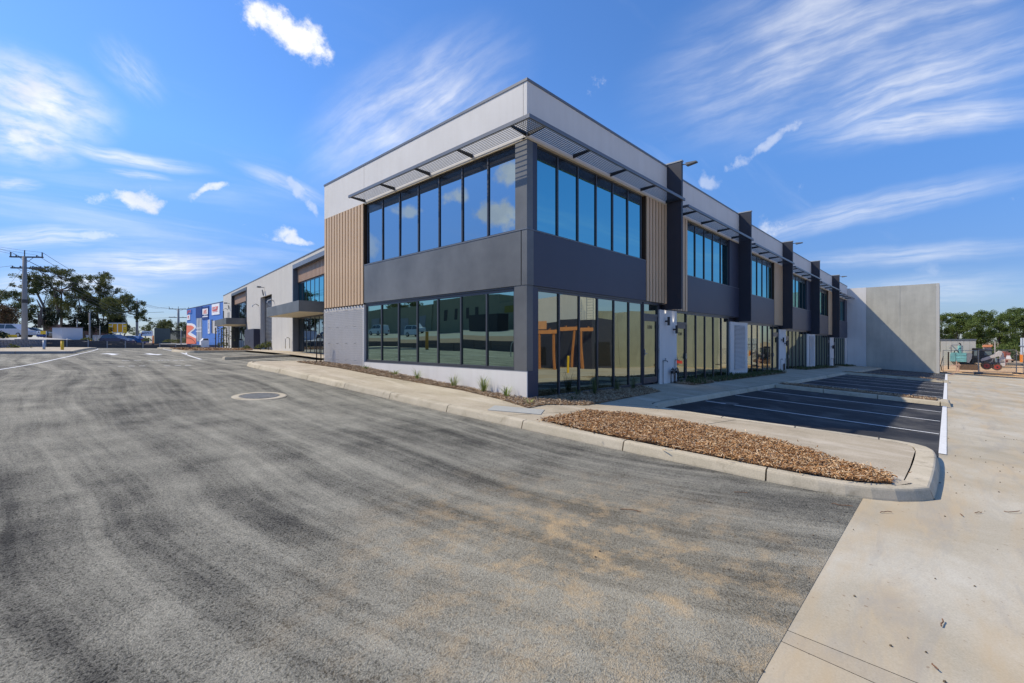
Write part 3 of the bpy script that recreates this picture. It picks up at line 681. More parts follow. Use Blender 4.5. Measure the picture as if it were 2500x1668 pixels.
# --- charcoal spandrels
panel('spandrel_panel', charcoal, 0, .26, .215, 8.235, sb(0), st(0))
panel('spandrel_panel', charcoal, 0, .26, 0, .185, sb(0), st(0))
MB().box(-.012, .26, -.012, 8.235, st(0), st(0) + .03).build('spandrel_cap', coping_mat, B)
UW = [(.43, 6.24, 6), (10.0, 15.12, 5), (17.87, 22.97, 5), (26.95, 32.32, 5), (35.24, 40.85, 5), (44.8, 50.4, 5)]
SP = [(.262, 6.37), (9.97, 16.43), (16.56, 23.05), (26.92, 33.72), (33.85, 40.9), (44.78, 51.8)]
TB = [(6.38, 8.05), (8.19, 9.96), (23.07, 25.05), (25.19, 26.9), (40.92, 42.77), (42.91, 44.76)]
CL = [(15.14, 16.43), (16.56, 17.85), (32.34, 33.72), (33.85, 35.2), (50.43, 51.8)]
CK = [1, 2, 3, 4, 5]
for k in range(6):
    panel('spandrel_panel', charcoal_shaded, SP[k][0], SP[k][1], 0, .26, sb(k), st(k) - .002)
    MB().box(SP[k][0], SP[k][1], -.008, .1, st(k) - .0015, st(k) + .022).build('spandrel_cap', coping_mat, B)
    MB().box(starts[k] + .02, ends[k], .04, .26, sb(k) - .055, sb(k) - .002).build('lintel', frame_mat, B)
MB().box(.04, .26, .03, 8.22, sb(0) - .05, sb(0) - .002).build('lintel', frame_mat, B)
# --- corner posts
panel('corner_post', charcoal, .02, .25, .02, .43, st(0) + .031, pb(0) - .0515)
panel('corner_post', charcoal_shaded, .2505, .425, .02, .25, st(0) + .031, pb(0) - .0515)
panel('corner_post', charcoal, .012, .25, .016, .455, .74, sb(0) - .003)
panel('corner_post', charcoal_shaded, .2505, .45, .016, .25, -.1, sb(0) - .06)
panel('corner_post', charcoal_shaded, .03, .2495, .008, .25, -.1, .735)
for (a, b), k in zip(CL, CK):
    panel('corner_post', charcoal_shaded, a, b, .03, .25, st(k) + .022, pb(k) - .046, label='dark panel beside the upper window')
# --- white base walls on the street side
panel('base_wall', white_wall, 0, .028, 0, 8.235, -.2, .735); panel('base_wall', white_wall, 0, .25, 8.25, 11.62, .1, 2.9)
MB().box(-.008, .0195, .0, 8.23, .7355, .75).build('sill_flashing', coping_mat, B)
# --- timber battens
def battens(axis, a, b, z0, z1, n, depth=.048, mat=timber):
    if axis == 'y': MB().box(.02, .25, a, b, z0 + .02, z1 - .002).build('batten_backing', dark_gap, B)
    else: MB().box(a, b, .02, .25, z0 + .02, z1 - .002).build('batten_backing', dark_gap, B)
    p = (b - a) / n; w = p * .70; me = None
    for i in range(n):
        c = a + p * (i + .5)
        if me is None:
            m = MB()
            if axis == 'y': m.box(-depth + .03, .0195, -w / 2, w / 2, z0, z1 - .003)
            else: m.box(-w / 2, w / 2, -depth + .03, .0195, z0, z1 - .003)
            o = m.build('batten', mat, B); me = o.data
        else: o = link('batten', me, B)
        o.location = (0, c, 0) if axis == 'y' else (c, 0, 0)
battens('y', 8.262, 11.61, 2.92, pb(0), 14)
for k, (a, b) in enumerate(TB): battens('x', a, b, sb(k) - .01, pb(k) - .046, 7)
# --- windows
def window(axis, a, b, z0, z1, n, mat, plane, head=0., name='window', parent=None, fr=.05, muls=None):
    """frame ring with mullions, panes and (upper floor) a dark head band; a..b along the wall"""
    par = parent or B
    def bx(m, p0, p1, d0, d1, q0, q1):
        if axis == 'y': m.box(d0, d1, p0, p1, q0, q1)
        else: m.box(p0, p1, d0, d1, q0, q1)
        return m
    m = MB(); f0, f1 = plane - .03, plane + .05
    bx(m, a, b, f0, f1, z1 - fr, z1); bx(m, a, b, f0, f1, z0, z0 + fr); bx(m, a, a + fr, f0 + .0005, f1, z0 + fr, z1 - fr); bx(m, b - fr, b, f0 + .0005, f1, z0 + fr, z1 - fr)
    w = m.build(name, frame_mat, par)
    step = (b - a) / n; hz = z1 - fr - head
    pz0, pz1 = z0 + fr - .005, (hz if head else z1 - fr) + .005
    rnd = random.Random(int(a * 77 + z0 * 31))
    for i in range(n):
        p0, p1 = a + step * i, a + step * (i + 1)
        if i: bx(MB(), p0 - .026, p0 + .026, f0 - .012, f1, z0 + fr, z1 - fr).build('mullion', frame_mat, w)
        m = MB(); c = (p0 + p1) / 2; hw = step / 2 - .02; zc = (pz0 + pz1) / 2; hh = (pz1 - pz0) / 2
        if axis == 'y': m.box(-.005, .005, -hw, hw, -hh, hh)
        else: m.box(-hw, hw, -.005, .005, -hh, hh)
        o = m.build('pane', mat, w); o.location = (plane, c, zc) if axis == 'y' else (c, plane, zc)
        o.rotation_euler = (rnd.gauss(0, .0016), 0, rnd.gauss(0, .0016)) if axis == 'x' else (0, rnd.gauss(0, .0016), rnd.gauss(0, .0016))
        if head: bx(MB(), p0 + .031 if i else p0 + fr, p1 - .031 if i < n - 1 else p1 - fr, plane - .02, plane + .03, hz + .0055, z1 - fr).build('head_panel', plain('head_black', (.012, .013, .016), .25, .05, 2), w)
    return w
window('y', .44, 8.2, st(0) + .031, pb(0) - .052, 7, glass_left, REC + .02, .29)
window('y', .46, 8.22, .751, sb(0) - .055, 7, glass_low, .10, 0, fr=.075)
GW = [(.46, 6.26, 6), (10.02, 15.12, 5), (17.84, 22.98, 5), (26.96, 32.38, 5), (35.22, 40.82, 5), (44.73, 50.43, 5)]
for k, (a, b, n) in enumerate(UW): window('x', a, b, st(k) + .023, pb(k) - .0465, n, glass_up, REC + .02, .29)
for k, (a, b, n) in enumerate(GW): window('x', a, b, gb(k) - .04, sb(k) - .056, n, glass, .10, 0, 'shopfront_window', fr=.07)
# --- doors beside the pillars
DOOR = [(6.275, 7.43, 0, 1), (8.95, 10.005, 1, -1), (22.995, 24.23, 2, 1), (25.92, 26.945, 3, -1), (40.835, 41.82, 4, 1), (43.68, 44.715, 5, -1)]
NUM = ['1/202', '2/202', '3/202', '4/202', '5/202', '6/202']
for i, (a, b, k, side) in enumerate(DOOR):
    z0 = gb(k); m = MB(); zt = sb(k) - .056
    m.box(a, b, .04, .15, zt - .05, zt); m.box(a, a + .045, .04, .15, z0 - .05, zt - .05); m.box(b - .045, b, .04, .15, z0 - .05, zt - .05); m.box(a + .045, b - .045, .04, .15, z0 + 2.42, z0 + 2.50)
    m.box(a + .04, a + .09, .055, .11, z0 + .02, z0 + 2.42); m.box(b - .13, b - .05, .055, .11, z0 + .02, z0 + 2.42); m.box(a + .09, b - .13, .055, .11, z0 + 2.24, z0 + 2.42); m.box(a + .09, b - .13, .055, .11, z0 + .0, z0 + .20)
    d = m.build('shop_door', frame_mat, B)
    box_part('pane', glass, d, a + .085, b - .125, .09, .10, z0 + .195, z0 + 2.245)
    box_part('transom_pane', glass, d, a + .04, b - .04, .09, .10, z0 + 2.495, zt - .045)
    hx = a + .075 if side > 0 else b - .09
    m = MB(); m.box(hx - .02, hx + .02, .02, .055, z0 + 1.0, z0 + 1.22); m.box(hx - .01, hx + .13 * side, -.01, .018, z0 + 1.06, z0 + 1.085); m.build('handle', steel, d)
    if i < 2:
        text_part('door_number', NUM[i], .17, plain('decal_black', (.02, .02, .022), .5), d, Matrix.Translation(((a + b) / 2 - .02, .086, z0 + 2.02)) @ Matrix.Rotation(R(90), 4, 'X'), .001)
    if i == 0:
        for zz in (.35, 1.15, 2.0): box_part('hinge', steel, d, b - .03, b + .012, -.005, .04, z0 + zz, z0 + zz + .12)
# --- white pillars
PIL = [(7.44, 8.94, 0, 0), (15.13, 17.83, 1, 1), (24.24, 25.91, 2, 0), (32.39, 35.21, 3, 1), (41.83, 43.67, 4, 0), (50.44, 51.79, 5, 0)]
for a, b, k, gr in PIL:
    zt = min(sb(k), sb(min(5, k + 1))) - .058
    box_part('pillar', white_wall, B, a, b, .0, .25, gb(k) - .6, zt)
    if gr:
        g0, g1 = a + .62, b - .42; gz0, gz1 = gb(k) + .30, sb(k) - .42
        g = MB().box(g0, g1, -.006, -.001, gz0, gz1).build('vent_grille', plain('grille_shadow', (.24, .24, .26), .7), B)
        n = 34; h = (gz1 - gz0) / n; me = None
        for i in range(n):
            if me is None: o = MB().hexa([(g0 - .02, -.05, 0), (g1 + .02, -.05, 0), (g1 + .02, -.007, h * .3), (g0 - .02, -.007, h * .3)], [(g0 - .02, -.05, h * .28), (g1 + .02, -.05, h * .28), (g1 + .02, -.007, h * .66), (g0 - .02, -.007, h * .66)]).build('louvre', white_wall, g); me = o.data
            else: o = link('louvre', me, g)
            o.location = (0, 0, gz0 + h * i)
# --- fins with caps and floodlights
for i, f in enumerate(FIN):
    z0 = [2.72, 2.53, 2.32, 2.07, 1.88][i]; z1 = rf(i) + .02
    fw = box_part('fin_wall', fin_mat, B, f, f + FT, -.57, -.001 if i > 9 else .25, z0, z1)
    box_part('fin_cap', fin_top, fw, f - .015, f + FT + .015, -.59, .2, z1, z1 + .05)
    if i % 2 == 0:
        m = MB(); m.cyl((f + FT / 2, -.59, z1 - .12), (f + FT / 2, -.74, z1 - .14), .022, n=8)
        m.hexa([(f - .02, -1.12, z1 - .17), (f + .16, -1.12, z1 - .17), (f + .18, -.74, z1 - .21), (f - .04, -.74, z1 - .21)], [(f - .02, -1.12, z1 - .13), (f + .16, -1.12, z1 - .13), (f + .18, -.74, z1 - .11), (f - .04, -.74, z1 - .11)])
        m.build('floodlight', plain('floodlight_grey', (.16, .17, .18), .5), fw)
# --- slatted sunshades
SZ, SO = 6.80, .62
def shade_x(a, b, k, brackets, close=True):
    z = SZ - .155 * k; m = MB(); m.box(a, b, -SO - .025, -SO + .025, z - .02, z + .075); s = m.build('sunshade', coping_mat, B)
    n = 8
    for i in range(n):
        y = -.045 - (SO - .10) * i / (n - .5)
        box_part('slat', black_metal, s, a + (.0 if not close else .026), b, y - .008, y + .008, z + .004, z + .011)
    for u in brackets:
        MB().hexa([(u - .02, -SO + .026, z - .001), (u + .02, -SO + .026, z - .001), (u + .02, 0, z - .05), (u - .02, 0, z - .05)], [(u - .02, -SO + .026, z + .055), (u + .02, -SO + .026, z + .055), (u + .02, 0, z + .055), (u - .02, 0, z + .055)]).build('bracket', black_metal, s)
    if close: box_part('end_plate', coping_mat, s, a - .004, a + .026, -SO + .026, -.002, z - .019, z + .074)
    return s
shade_x(-SO - .025, 8.22, 0, [.03, 2.0, 4.0, 5.98, 7.96], False)
m = MB(); m.box(-SO - .025, -SO + .025, -SO + .0255, 8.22, SZ - .0195, SZ + .0745); s = m.build('sunshade', coping_mat, B)
for i in range(8):
    x = -.045 - (SO - .10) * i / 7.5
    MB().box(x - .008, x + .008, -SO + .026, 8.2, SZ + .0041, SZ + .0111).build('slat', black_metal, s)
for v in (.03, 2.09, 4.12, 6.15, 8.18):
    MB().hexa([(-SO + .026, v - .02, SZ - .001), (-SO + .026, v + .02, SZ - .001), (0, v + .02, SZ - .05), (0, v - .02, SZ - .05)][::-1], [(-SO + .026, v - .02, SZ + .055), (-SO + .026, v + .02, SZ + .055), (0, v + .02, SZ + .055), (0, v - .02, SZ + .055)][::-1]).build('bracket', black_metal, s)
for k in range(1, 6):
    a = starts[k] + .36; b = ends[k] + (.22 if k < 5 else .0); n = 4; sp = (b - a - .35) / n
    shade_x(a, b - (0 if k < 5 else .02), k, [a + .05 + .9 + sp * j for j in range(n)])
# --- wire climbing mesh on the white wall, with stand-off pins
m = MB(); z0, z1, a, b = .62, 2.82, 8.30, 11.60
nz, ny = 33, 46
for i in range(nz):
    z = z0 + (z1 - z0) * i / (nz - 1); m.cyl((-.058, a, z), (-.058, b, z), .0044, n=4, cap=False)
for j in range(ny):
    y = a + (b - a) * j / (ny - 1); m.cyl((-.050, y, z0), (-.050, y, z1), .0046, n=4, cap=False)
wm = m.build('climbing_mesh', plain('wire_grey', (.30, .30, .32), .5, metal=.3), B); wm['kind'] = 'stuff'
for i in range(4):
    for y in (8.85, 9.55, 10.3, 11.05, 11.55):
        z = .75 + .66 * i; MB().cyl((.0, y, z + .02), (-.11, y, z), .007, n=6).build('standoff_pin', steel, B)
for i in range(14): 
    y = 8.262 + (11.61 - 8.262) / 14 * (i + .5)
    box_part('batten_foot', dark_gap, B, -.045, -.002, y - .05, y + .05, 2.87, 2.918)
# --- lamps, taps, meters and pipes on the pillars
def wall_lamp(u, z, lit):
    m = MB(); m.box(u - .028, u + .028, -.10, -.0005, z - .03, z + .03); o = m.build('wall_lamp', black_metal, B)
    MB().cyl((u, -.135, z - .16), (u, -.135, z + .16), .05, n=12).build('lamp_tube', black_metal, o)
    if lit:
        for sgn in (1, -1):
            l = bpy.data.lights.new('lamp_beam', 'SPOT'); l.energy = 5; l.color = (1, .9, .75); l.spot_size = R(44); l.spot_blend = .5; l.shadow_soft_size = .02
            q = bpy.data.objects.new('lamp_beam', l); COL.objects.link(q); q.location = (u, -.115, z + sgn * .17); q.rotation_euler = (R(180 - 24) if sgn > 0 else R(-24 + 0), 0, 0); q.parent = o
wall_lamp(7.92, 2.27 - .0, True); wall_lamp(8.62, 1.97, True); wall_lamp(24.7, 1.6, False); wall_lamp(25.5, 1.38, False); wall_lamp(42.3, 1.0, False); wall_lamp(42.95, .98, False)
def tap(u, k, h=.78):
    z = gb(k); m = MB(); m.cyl((u, -.03, z - .1), (u, -.03, z + h), .012, n=8); m.tube([(u, -.03, z + h), (u + .1, -.06, z + h), (u + .2, -.1, z + h - .02), (u + .22, -.1, z + h - .06)], .016, 8); m.cyl((u + .12, -.07, z + h), (u + .12, -.07, z + h + .07), .012, n=8); m.box(u + .08, u + .16, -.085, -.055, z + h + .07, z + h + .085)
    m.build('garden_tap', plain('brass_grey', (.16, .16, .15), .4, metal=.4), B)
for u, k in ((7.68, 0), (8.72, 0), (24.5, 2), (25.6, 2), (42.1, 4), (43.3, 4)): tap(u, k)
for u in (8.28, 8.66):
    z = gb(0) - .1; m = MB(); m.tube([(u - .13, -.12, z), (u - .13, -.12, z + .50), (u - .08, -.12, z + .54), (u + .1, -.12, z + .54), (u + .15, -.12, z + .5), (u + .15, -.12, z)], .019, 8); m.cyl((u - .09, -.13, z + .42), (u + .11, -.13, z + .42), .05, n=10); m.cyl((u + .01, -.13, z + .44), (u + .01, -.13, z + .6), .02, n=8)
    m.build('water_meter', plain('meter_dark', (.035, .03, .03), .5), B)
for u in (24.95, 25.15):
    m = MB(); z = gb(2); m.tube([(u, -.08, z - .1), (u, -.08, z + .45), (u + .12, -.08, z + .5), (u + .12, -.08, z - .1)], .02, 6); m.build('water_meter', MATS['meter_dark'], B)
# --- concrete warehouse block closing the far end of the car park
C2 = thing('concrete_warehouse', 'tall bare precast concrete block closing the far end of the car park, half in shadow', 'building')
box_part('wall_panel', white_wall, C2, 51.83, 52.0, -1.62, .3, -2, 7.18)['label'] = 'white painted wall panel'
box_part('wall_panel', precast, C2, 51.82, 52.0, -4.32, -1.635, -2.3, 7.16); box_part('wall_panel', precast, C2, 51.82, 52.0, -7.0, -4.345, -2.3, 7.14)
box_part('edge_panel', precast_light, C2, 51.82, 52.0, -7.24, -7.006, -2.3, 7.15); 
box_part('side_panel', precast, C2, 52.002, 55.6, -7.24, -7.05, -3, 7.15)
box_part('joint_sealant', plain('sealant', (.45, .45, .42), .8), C2, 51.835, 51.9, -4.35, -4.315, -2.3, 7.13)
box_part('roof', coping_mat, C2, 52.002, 55.55, -7.04, .25, 6.7, 6.9)

# ------------------------------------------------------------------ middle warehouse (its facade is turned a little from the corner building)
rd = ray(317, 834); rd.z = 0; rd.normalize()
P0 = at(708, 834, 36.0)
M_ = thing('warehouse_building', 'long grey concrete warehouse with black awnings and a dark roller door', 'building', (P0.x, P0.y, 0), math.atan2(rd.y, rd.x))
def mb_(name, mat, *d, parent=None, label=None):
    o = box_part(name, mat, parent or M_, *d)
    if label: o['label'] = label
    return o
TOP = 7.62
for a, b in ((-18, -14.2), (-14.18, -10.2), (-.94, 2.55), (2.57, 6.0), (10.6, 14.0), (14.02, 17.35), (26.75, 30.1), (30.12, 33.5)):
    mb_('wall_panel', wall_grey, a, b, -.2, 0, 0, TOP)
mb_('wall_panel', wall_grey, 6.0, 10.6, -.2, 0, 5.72, TOP)
for a, b in ((-10.2, -.94), (17.35, 26.75)): mb_('lintel_panel', wall_grey, a + .005, b - .005, -.2, -.002, 7.36, TOP)
mb_('coping', coping_mat, -18, 33.55, -.24, .03, TOP, TOP + .07)
mb_('roof', coping_mat, -18, 33.5, -22, -.25, TOP - .5, TOP - .3)
mb_('end_wall', wall_grey, 33.3, 33.5, -22, -.205, 0, TOP)
mb_('inner_wall', dark_gap, -10.2, 33, -1.2, -1.0, 0, TOP - .5)
def mwin(a, b, z0, z1, n, parent, mat=None):
    m = MB(); m.box(a, b, -.42, -.33, z1 - .07, z1); m.box(a, b, -.42, -.33, z0, z0 + .07); m.box(a, a + .07, -.42, -.331, z0 + .07, z1 - .07); m.box(b - .07, b, -.42, -.331, z0 + .07, z1 - .07)
    w = m.build('window', frame_mat, parent)
    s = (b - a) / n
    for i in range(n):
        if i: box_part('mullion', frame_mat, w, a + s * i - .022, a + s * i + .022, -.38, -.335, z0 + .07, z1 - .07)
        box_part('pane', mat or glass_left, w, a + s * i + .03, a + s * (i + 1) - .03, -.37, -.355, z0 + .065, z1 - .065)
for a, b, cs, ce, pj in ((-10.2, -.94, -9.2, -.75, 1.8), (17.35, 26.75, 17.5, 26.0, 1.88)):
    m = MB(); m.box(a, a + .16, -.45, .06, .5, 7.36); m.box(b - .16, b, -.45, .06, .5, 7.36); m.box(a + .161, b - .161, -.45, .06, 7.05, 7.36)
    m.build('reveal_frame', coping_mat if a < 0 else frame_mat, M_)
    n = 30; p = (b - a - .34) / n; me = None
    box_part('batten_backing', dark_gap, M_, a + .17, b - .17, -.45, -.36, 6.0, 7.04)
    for i in range(n):
        if me is None: o = MB().box(-p * .36, p * .36, -.355, -.25, 6.02, 7.04).build('batten', timber_far, M_); me = o.data
        else: o = link('batten', me, M_)
        o.location = (a + .17 + p * (i + .5), 0, 0)
    mwin(a + .17, b - .17, 3.95, 5.98, 9, M_, glass_up if a < 0 else None); mwin(a + .17, b - .17, .62, 3.3, 9, M_)
    box_part('lintel', frame_mat, M_, a + .17, b - .17, -.5, -.31, 3.305, 3.945)
    c = MB().box(cs, ce, pj - .05, pj, 3.33, 4.0).box(cs, cs + .05, .0, pj - .051, 3.33, 4.0).box(ce - .05, ce, .0, pj - .051, 3.33, 4.0).box(cs + .051, ce - .051, .0, pj - .051, 3.8, 3.85).build('awning', charcoal, M_)
    box_part('soffit', cream, c, cs + .051, ce - .051, -.28, pj - .051, 3.335, 3.37)
# roller door
box_part('door_jamb', wall_grey, M_, 6.0, 6.12, -.45, -.205, 0, 5.72); box_part('door_jamb', wall_grey, M_, 10.48, 10.6, -.45, -.205, 0, 5.72)
rd_ = box_part('roller_door', plain('roller_grey', (.045, .048, .055), .5, .05, 3), M_, 6.12, 10.48, -.44, -.40, .5, 5.72)
n = 40; me = None
for i in range(n):
    if me is None: o = MB().hexa([(6.125, -.399, 0), (10.475, -.399, 0), (10.475, -.36, .02), (6.125, -.36, .02)][::-1], [(6.125, -.399, .12), (10.475, -.399, .12), (10.475, -.375, .09), (6.125, -.375, .09)][::-1]).build('door_slat', plain('roller_slat', (.085, .09, .10), .45, .05, 3), rd_); me = o.data
    else: o = link('door_slat', me, rd_)
    o.location = (0, 0, .62 + i * .126)
for s_, z_ in ((5.2, 4.9), (11.4, 4.9), (29.8, 5.5)):
    MB().tube([(s_, 0, z_ + .1), (s_, .25, z_ + .25), (s_, .5, z_ + .12), (s_, .55, z_ - .05)], .045, 6).build('swan_lamp', steel, M_)
for s_, z_ in ((9.0, 6.55), (28.4, 6.3)):
    MB().cyl((s_, 0, z_), (s_, .3, z_), .03, n=6).box(s_ - .14, s_ + .14, .28, .6, z_ - .05, z_ + .08).cyl((s_ + .25, .02, z_ - .75), (s_ + .25, .12, z_ - .2), .05, n=6).build('floodlight', MATS['floodlight_grey'], M_)
box_part('wall_recess', plain('recess_grey', (.28, .28, .28), .8), M_, 28.3, 30.0, -.1, .012, .6, 5.2)
box_part('down_pipe', charcoal, M_, 32.9, 33.1, .003, .1, .5, 5.6)
t = thing('hydrant_enclosure', 'black steel enclosure doors standing between the awning and roller door', 'enclosure', (P0.x, P0.y, 0), math.atan2(rd.y, rd.x))
for a, b in ((10.75, 12.9), (12.93, 15.2)): box_part('door', charcoal_shaded, t, a, b, .5, .56, .4, 2.72)
box_part('side_panel', charcoal_shaded, t, 10.7, 10.75, .01, .55, .4, 2.72); box_part('handle', steel, t, 12.75, 12.8, .56, .6, 1.5, 1.7)
def hoop(px, py, d, h, w, lab, mat=None, rot=0.):
    p = at(px, py, d); m = MB(); m.tube([(-w / 2, 0, 0), (-w / 2, 0, h - w / 2)] + [(-math.cos(a) * w / 2, 0, h - w / 2 + math.sin(a) * w / 2) for a in (.5, 1.05, 1.57, 2.1, 2.6)] + [(w / 2, 0, h - w / 2), (w / 2, 0, 0)], .028, 8)
    o = m.build('hoop_guard', mat or steel, None, True, (p.x, p.y, p.z)); o.rotation_euler = (0, 0, rot)
    tag(o, lab, 'hoop', 'steel hoop guards along the buildings')
hoop(667, 849.5, 41, .75, .32, 'grey steel hoop beside the dark roller door'); hoop(702, 851, 35.5, .85, .32, 'grey leaning steel hoop at the end of the grey wall')
p = Vector((-.42, 11.42, G(-.42, 11.42) + .15)); m = MB(); m.tube([(0, 0, 0), (0, 0, 1.05), (.02, -.05, 1.17), (.05, -.16, 1.2), (.06, -.26, 1.12), (.06, -.28, 0)], .022, 8)
o = m.build('hoop_guard', black_metal, None, True, p); tag(o, 'black hoop guard in front of the wire mesh', 'hoop', 'steel hoop guards along the buildings')
# apron, planter islands and the narrow kerbed nib in front of the warehouse
def ml(s, y): 
    q = M_.matrix_world if False else None
    c, sn = math.cos(M_.rotation_euler.z), math.sin(M_.rotation_euler.z)
    return (P0.x + s * c - y * sn, P0.y + s * sn + y * c)
tag(sheet('apron', [ml(-14, -1), ml(33, -1), ml(33, 1.6), ml(14, 2.2), ml(2, 2.4), ml(-4, 2.0), ml(-14, 2.0)][::-1], .14, path_mat, 1.), kind='structure')
nib = structure('nib_kerb')
kerb_run(nib, smooth_line([(-1.7, 18.85), (-2.15, 18.55), (-2.1, 18.15), (-1.6, 18.35), (.36, 20.2), (2.0, 21.3), (5.2, 24.3)]), .18, 2.4, 1)
kerb_run(nib, [(5.1, 24.55), (1.8, 21.7), (.2, 20.6), (-1.75, 18.85)], .18, 2.4, 1)
pl = structure('planter_kerb'); L1 = smooth_line([(-.9, 37.0), (-1.15, 33.2), (-1.0, 31.6), (-.2, 31.0), (1.4, 32.1), (4.3, 34.2)]); kerb_run(pl, L1, .18, 2.4, 1)
PLANT = [(4.2, 34.5), (1.3, 32.4), (-.1, 31.35), (-.75, 31.8), (-.9, 33.3), (-.5, 37), (.5, 46), (4.6, 46), (5.2, 38)]
mulch(PLANT, 14, .16, chip_mat, .06)
tag(stripe(smooth_line([(-1.0, 31.4), (-1.5, 29), (-2.1, 26)]), .1), kind='structure')
kerb_run(structure('far_kerb'), [(2.9, 50), (1.4, 58), (4, 59), (9, 61)], .18, 3, -1)
# staked saplings and low planting in the planter
def sapling(px, py, d, h, lab, leafy):
    p = at(px, py, d); z = G(p.x, p.y) + .15
    t = thing('staked_sapling', lab, 'sapling', (p.x, p.y, z), 0, 'staked saplings in the planter')
    MB().box(-.035, .035, -.035, .035, -.1, h).build('stake', plain('stake_dark', (.05, .04, .035), .8), t)
    m = MB(); m.tube([(.25, 0, -.1), (.22, .02, h * .5), (.27, 0, h * .95)], [.03, .022, .01], 5); m.build('trunk', bark, t)
    m = MB(); rnd = random.Random(int(px))
    for _ in range(leafy):
        a = Vector((.25 + rnd.gauss(0, .2), rnd.gauss(0, .2), rnd.uniform(.35, 1.05) * h)); leaf(m, rnd, a, .09)
    tag(m.build('foliage', leaf_gum, t), kind=None)
def leaf(m, rnd, c, s):
    a = Vector((rnd.gauss(0, 1), rnd.gauss(0, 1), rnd.gauss(0, .6))).normalized(); b = a.orthogonal().normalized(); b = (b * math.cos(q := rnd.uniform(0, 6.28)) + a.cross(b) * math.sin(q))
    l = s * rnd.uniform(.7, 1.4); w = l * .55
    m.add([c - a * l, c + b * w * .8, c + a * l, c - b * w * .8], [(0, 1, 2, 3)])
sapling(526.5, 854, 43, 2.0, 'leftmost dark stake with thin sapling before the blue shop', 40)
sapling(541, 852, 47, 2.1, 'middle staked sapling with sparse leaves at the warehouse corner', 110)
sapling(552.5, 853, 44, 2.0, 'right stake of the sapling group beside pale wall', 50)
def shrub(px, py, d, r, h, n, lab, mat, group=None, ls=.09, zoff=None, cat='shrub'):
    p = at(px, py, d); m = MB(); rnd = random.Random(int(px * 3 + py))
    t = thing('shrub', lab, cat, p, 0, group)
    for _ in range(n):
        a = rnd.uniform(0, 6.28); k = rnd.random() ** .5; z = rnd.random()
        c = Vector((math.cos(a) * r * k * (1 - .4 * z), math.sin(a) * r * k * (1 - .4 * z), h * z * (1 - .35 * k * k) + .02)); leaf(m, rnd, c, ls)
    m.build('foliage', mat, t)
    MB().tube([(0, 0, -.2), (.03, 0, h * .5)], [.04, .02], 5).build('trunk', bark, t)
shrub(655, 849, 41, .8, .55, 220, 'grey green low shrub in front of the roller door', leaf_light, 'low plants in front of the warehouse'); shrub(636, 851, 41, .5, .4, 120, 'small low plant beside the black enclosure doors', leaf_light, 'low plants in front of the warehouse')
shrub(480, 854, 44, .35, .3, 70, 'tiny yellow green plant in the bark planter', leaf_light, 'low plants in front of the warehouse'); shrub(603, 852, 42, .4, .3, 80, 'small green plant at the right end of the bark planter', leaf_light, 'low plants in front of the warehouse')
shrub(545, 846, 52, .8, .5, 150, 'green low shrub behind the staked saplings', leaf_light, 'low plants in front of the warehouse')
shrub(30, 862, 36.5, .5, .75, 90, 'pale green strappy plant growing at the foot of the block wall', leaf_light, None, .14); shrub(76, 861, 36, .12, .5, 20, 'small dark weed near the silver bollard', leaf_dark)

# ------------------------------------------------------------------ blue shop
U0 = 10.5
S_ = thing('blue_shop', 'bright blue shop with a big coral letter mural and hanging signs', 'building')
blue = plain('shop_blue', (.075, .20, .56), .55, .05, .5); navy = plain('shop_navy', (.012, .045, .20), .5, .05, .5)
coral = plain('mural_coral', (.80, .21, .13), .6, .05, .4); signwhite = plain('sign_white', (.80, .81, .83), .55, .03, 1); signred = plain('sign_red', (.68, .07, .06), .5, .05, 1); signorange = plain('sign_orange', (.80, .17, .09), .5)
box_part('wall', blue, S_, U0, 30, 58, 89.2, .6, 7.18)
box_part('coping', coping_mat, S_, U0 - .04, 30, 57.95, 89.25, 7.181, 7.27)
def S(px, py): q = on_u(px, py, U0); return (q.y, q.z)
def wallpoly(name, pts, off, mat, parent=S_, thick=.03):
    pts = [S(*p) for p in pts]
    ar = sum(pts[i - 1][0] * pts[i][1] - pts[i][0] * pts[i - 1][1] for i in range(len(pts)))
    if ar < 0: pts = pts[::-1]
    m = MB(); m.prism(pts, 0, U0 - off - thick, U0 - off); return m.build(name, mat, parent)
Z = lambda x, y: (450 + x / 13.064, 730 + y / 13.064)     # pixel of the enlarged detail -> photograph
MUR = [(88, 775), (235, 778), (320, 815), (372, 880), (372, 925), (300, 1000), (205, 1075), (385, 1195), (390, 1435), (70, 1435)]
wallpoly('mural', [Z(*p) for p in MUR], .002, signwhite)
wallpoly('mural_letter', [Z(*p) for p in [(88, 845), (220, 845), (285, 872), (315, 905), (300, 945), (230, 1000), (110, 1100), (150, 1155), (385, 1262), (390, 1434), (72, 1434)]], .034, coral)
arc = [Z(*p) for p in [(78, 1232), (180, 1238), (260, 1270), (330, 1335), (380, 1425)]]; arc2 = [(x, y + 1.1) for x, y in arc][::-1]
wallpoly('mural_arc', arc + arc2, .066, plain('mural_dark', (.12, .03, .03), .6))
def sign(name, q, mat, parent=S_, thick=.08, off=.002): return wallpoly(name, [Z(*p) for p in q], off, mat, parent, thick)
s1 = sign('shop_sign', [(95, 365), (245, 340), (245, 455), (95, 480)], blue)
def wtext(body, px, py, h, mat, par, off, sq=1.):
    y, z = S(*Z(px, py))
    text_part('lettering', body, h, mat, par, Matrix.Translation((U0 - off, y, z)) @ Matrix.Rotation(R(-90), 4, 'Z') @ Matrix.Rotation(R(90), 4, 'X') @ Matrix.Diagonal((sq, 1, 1, 1)), .01)
wtext('REPCO', 172, 408, .62, signorange, s1, .10, 1.35)
sign('sign_bar', [(105, 455), (130, 450), (130, 470), (105, 478)], signorange, s1, .02, .09)
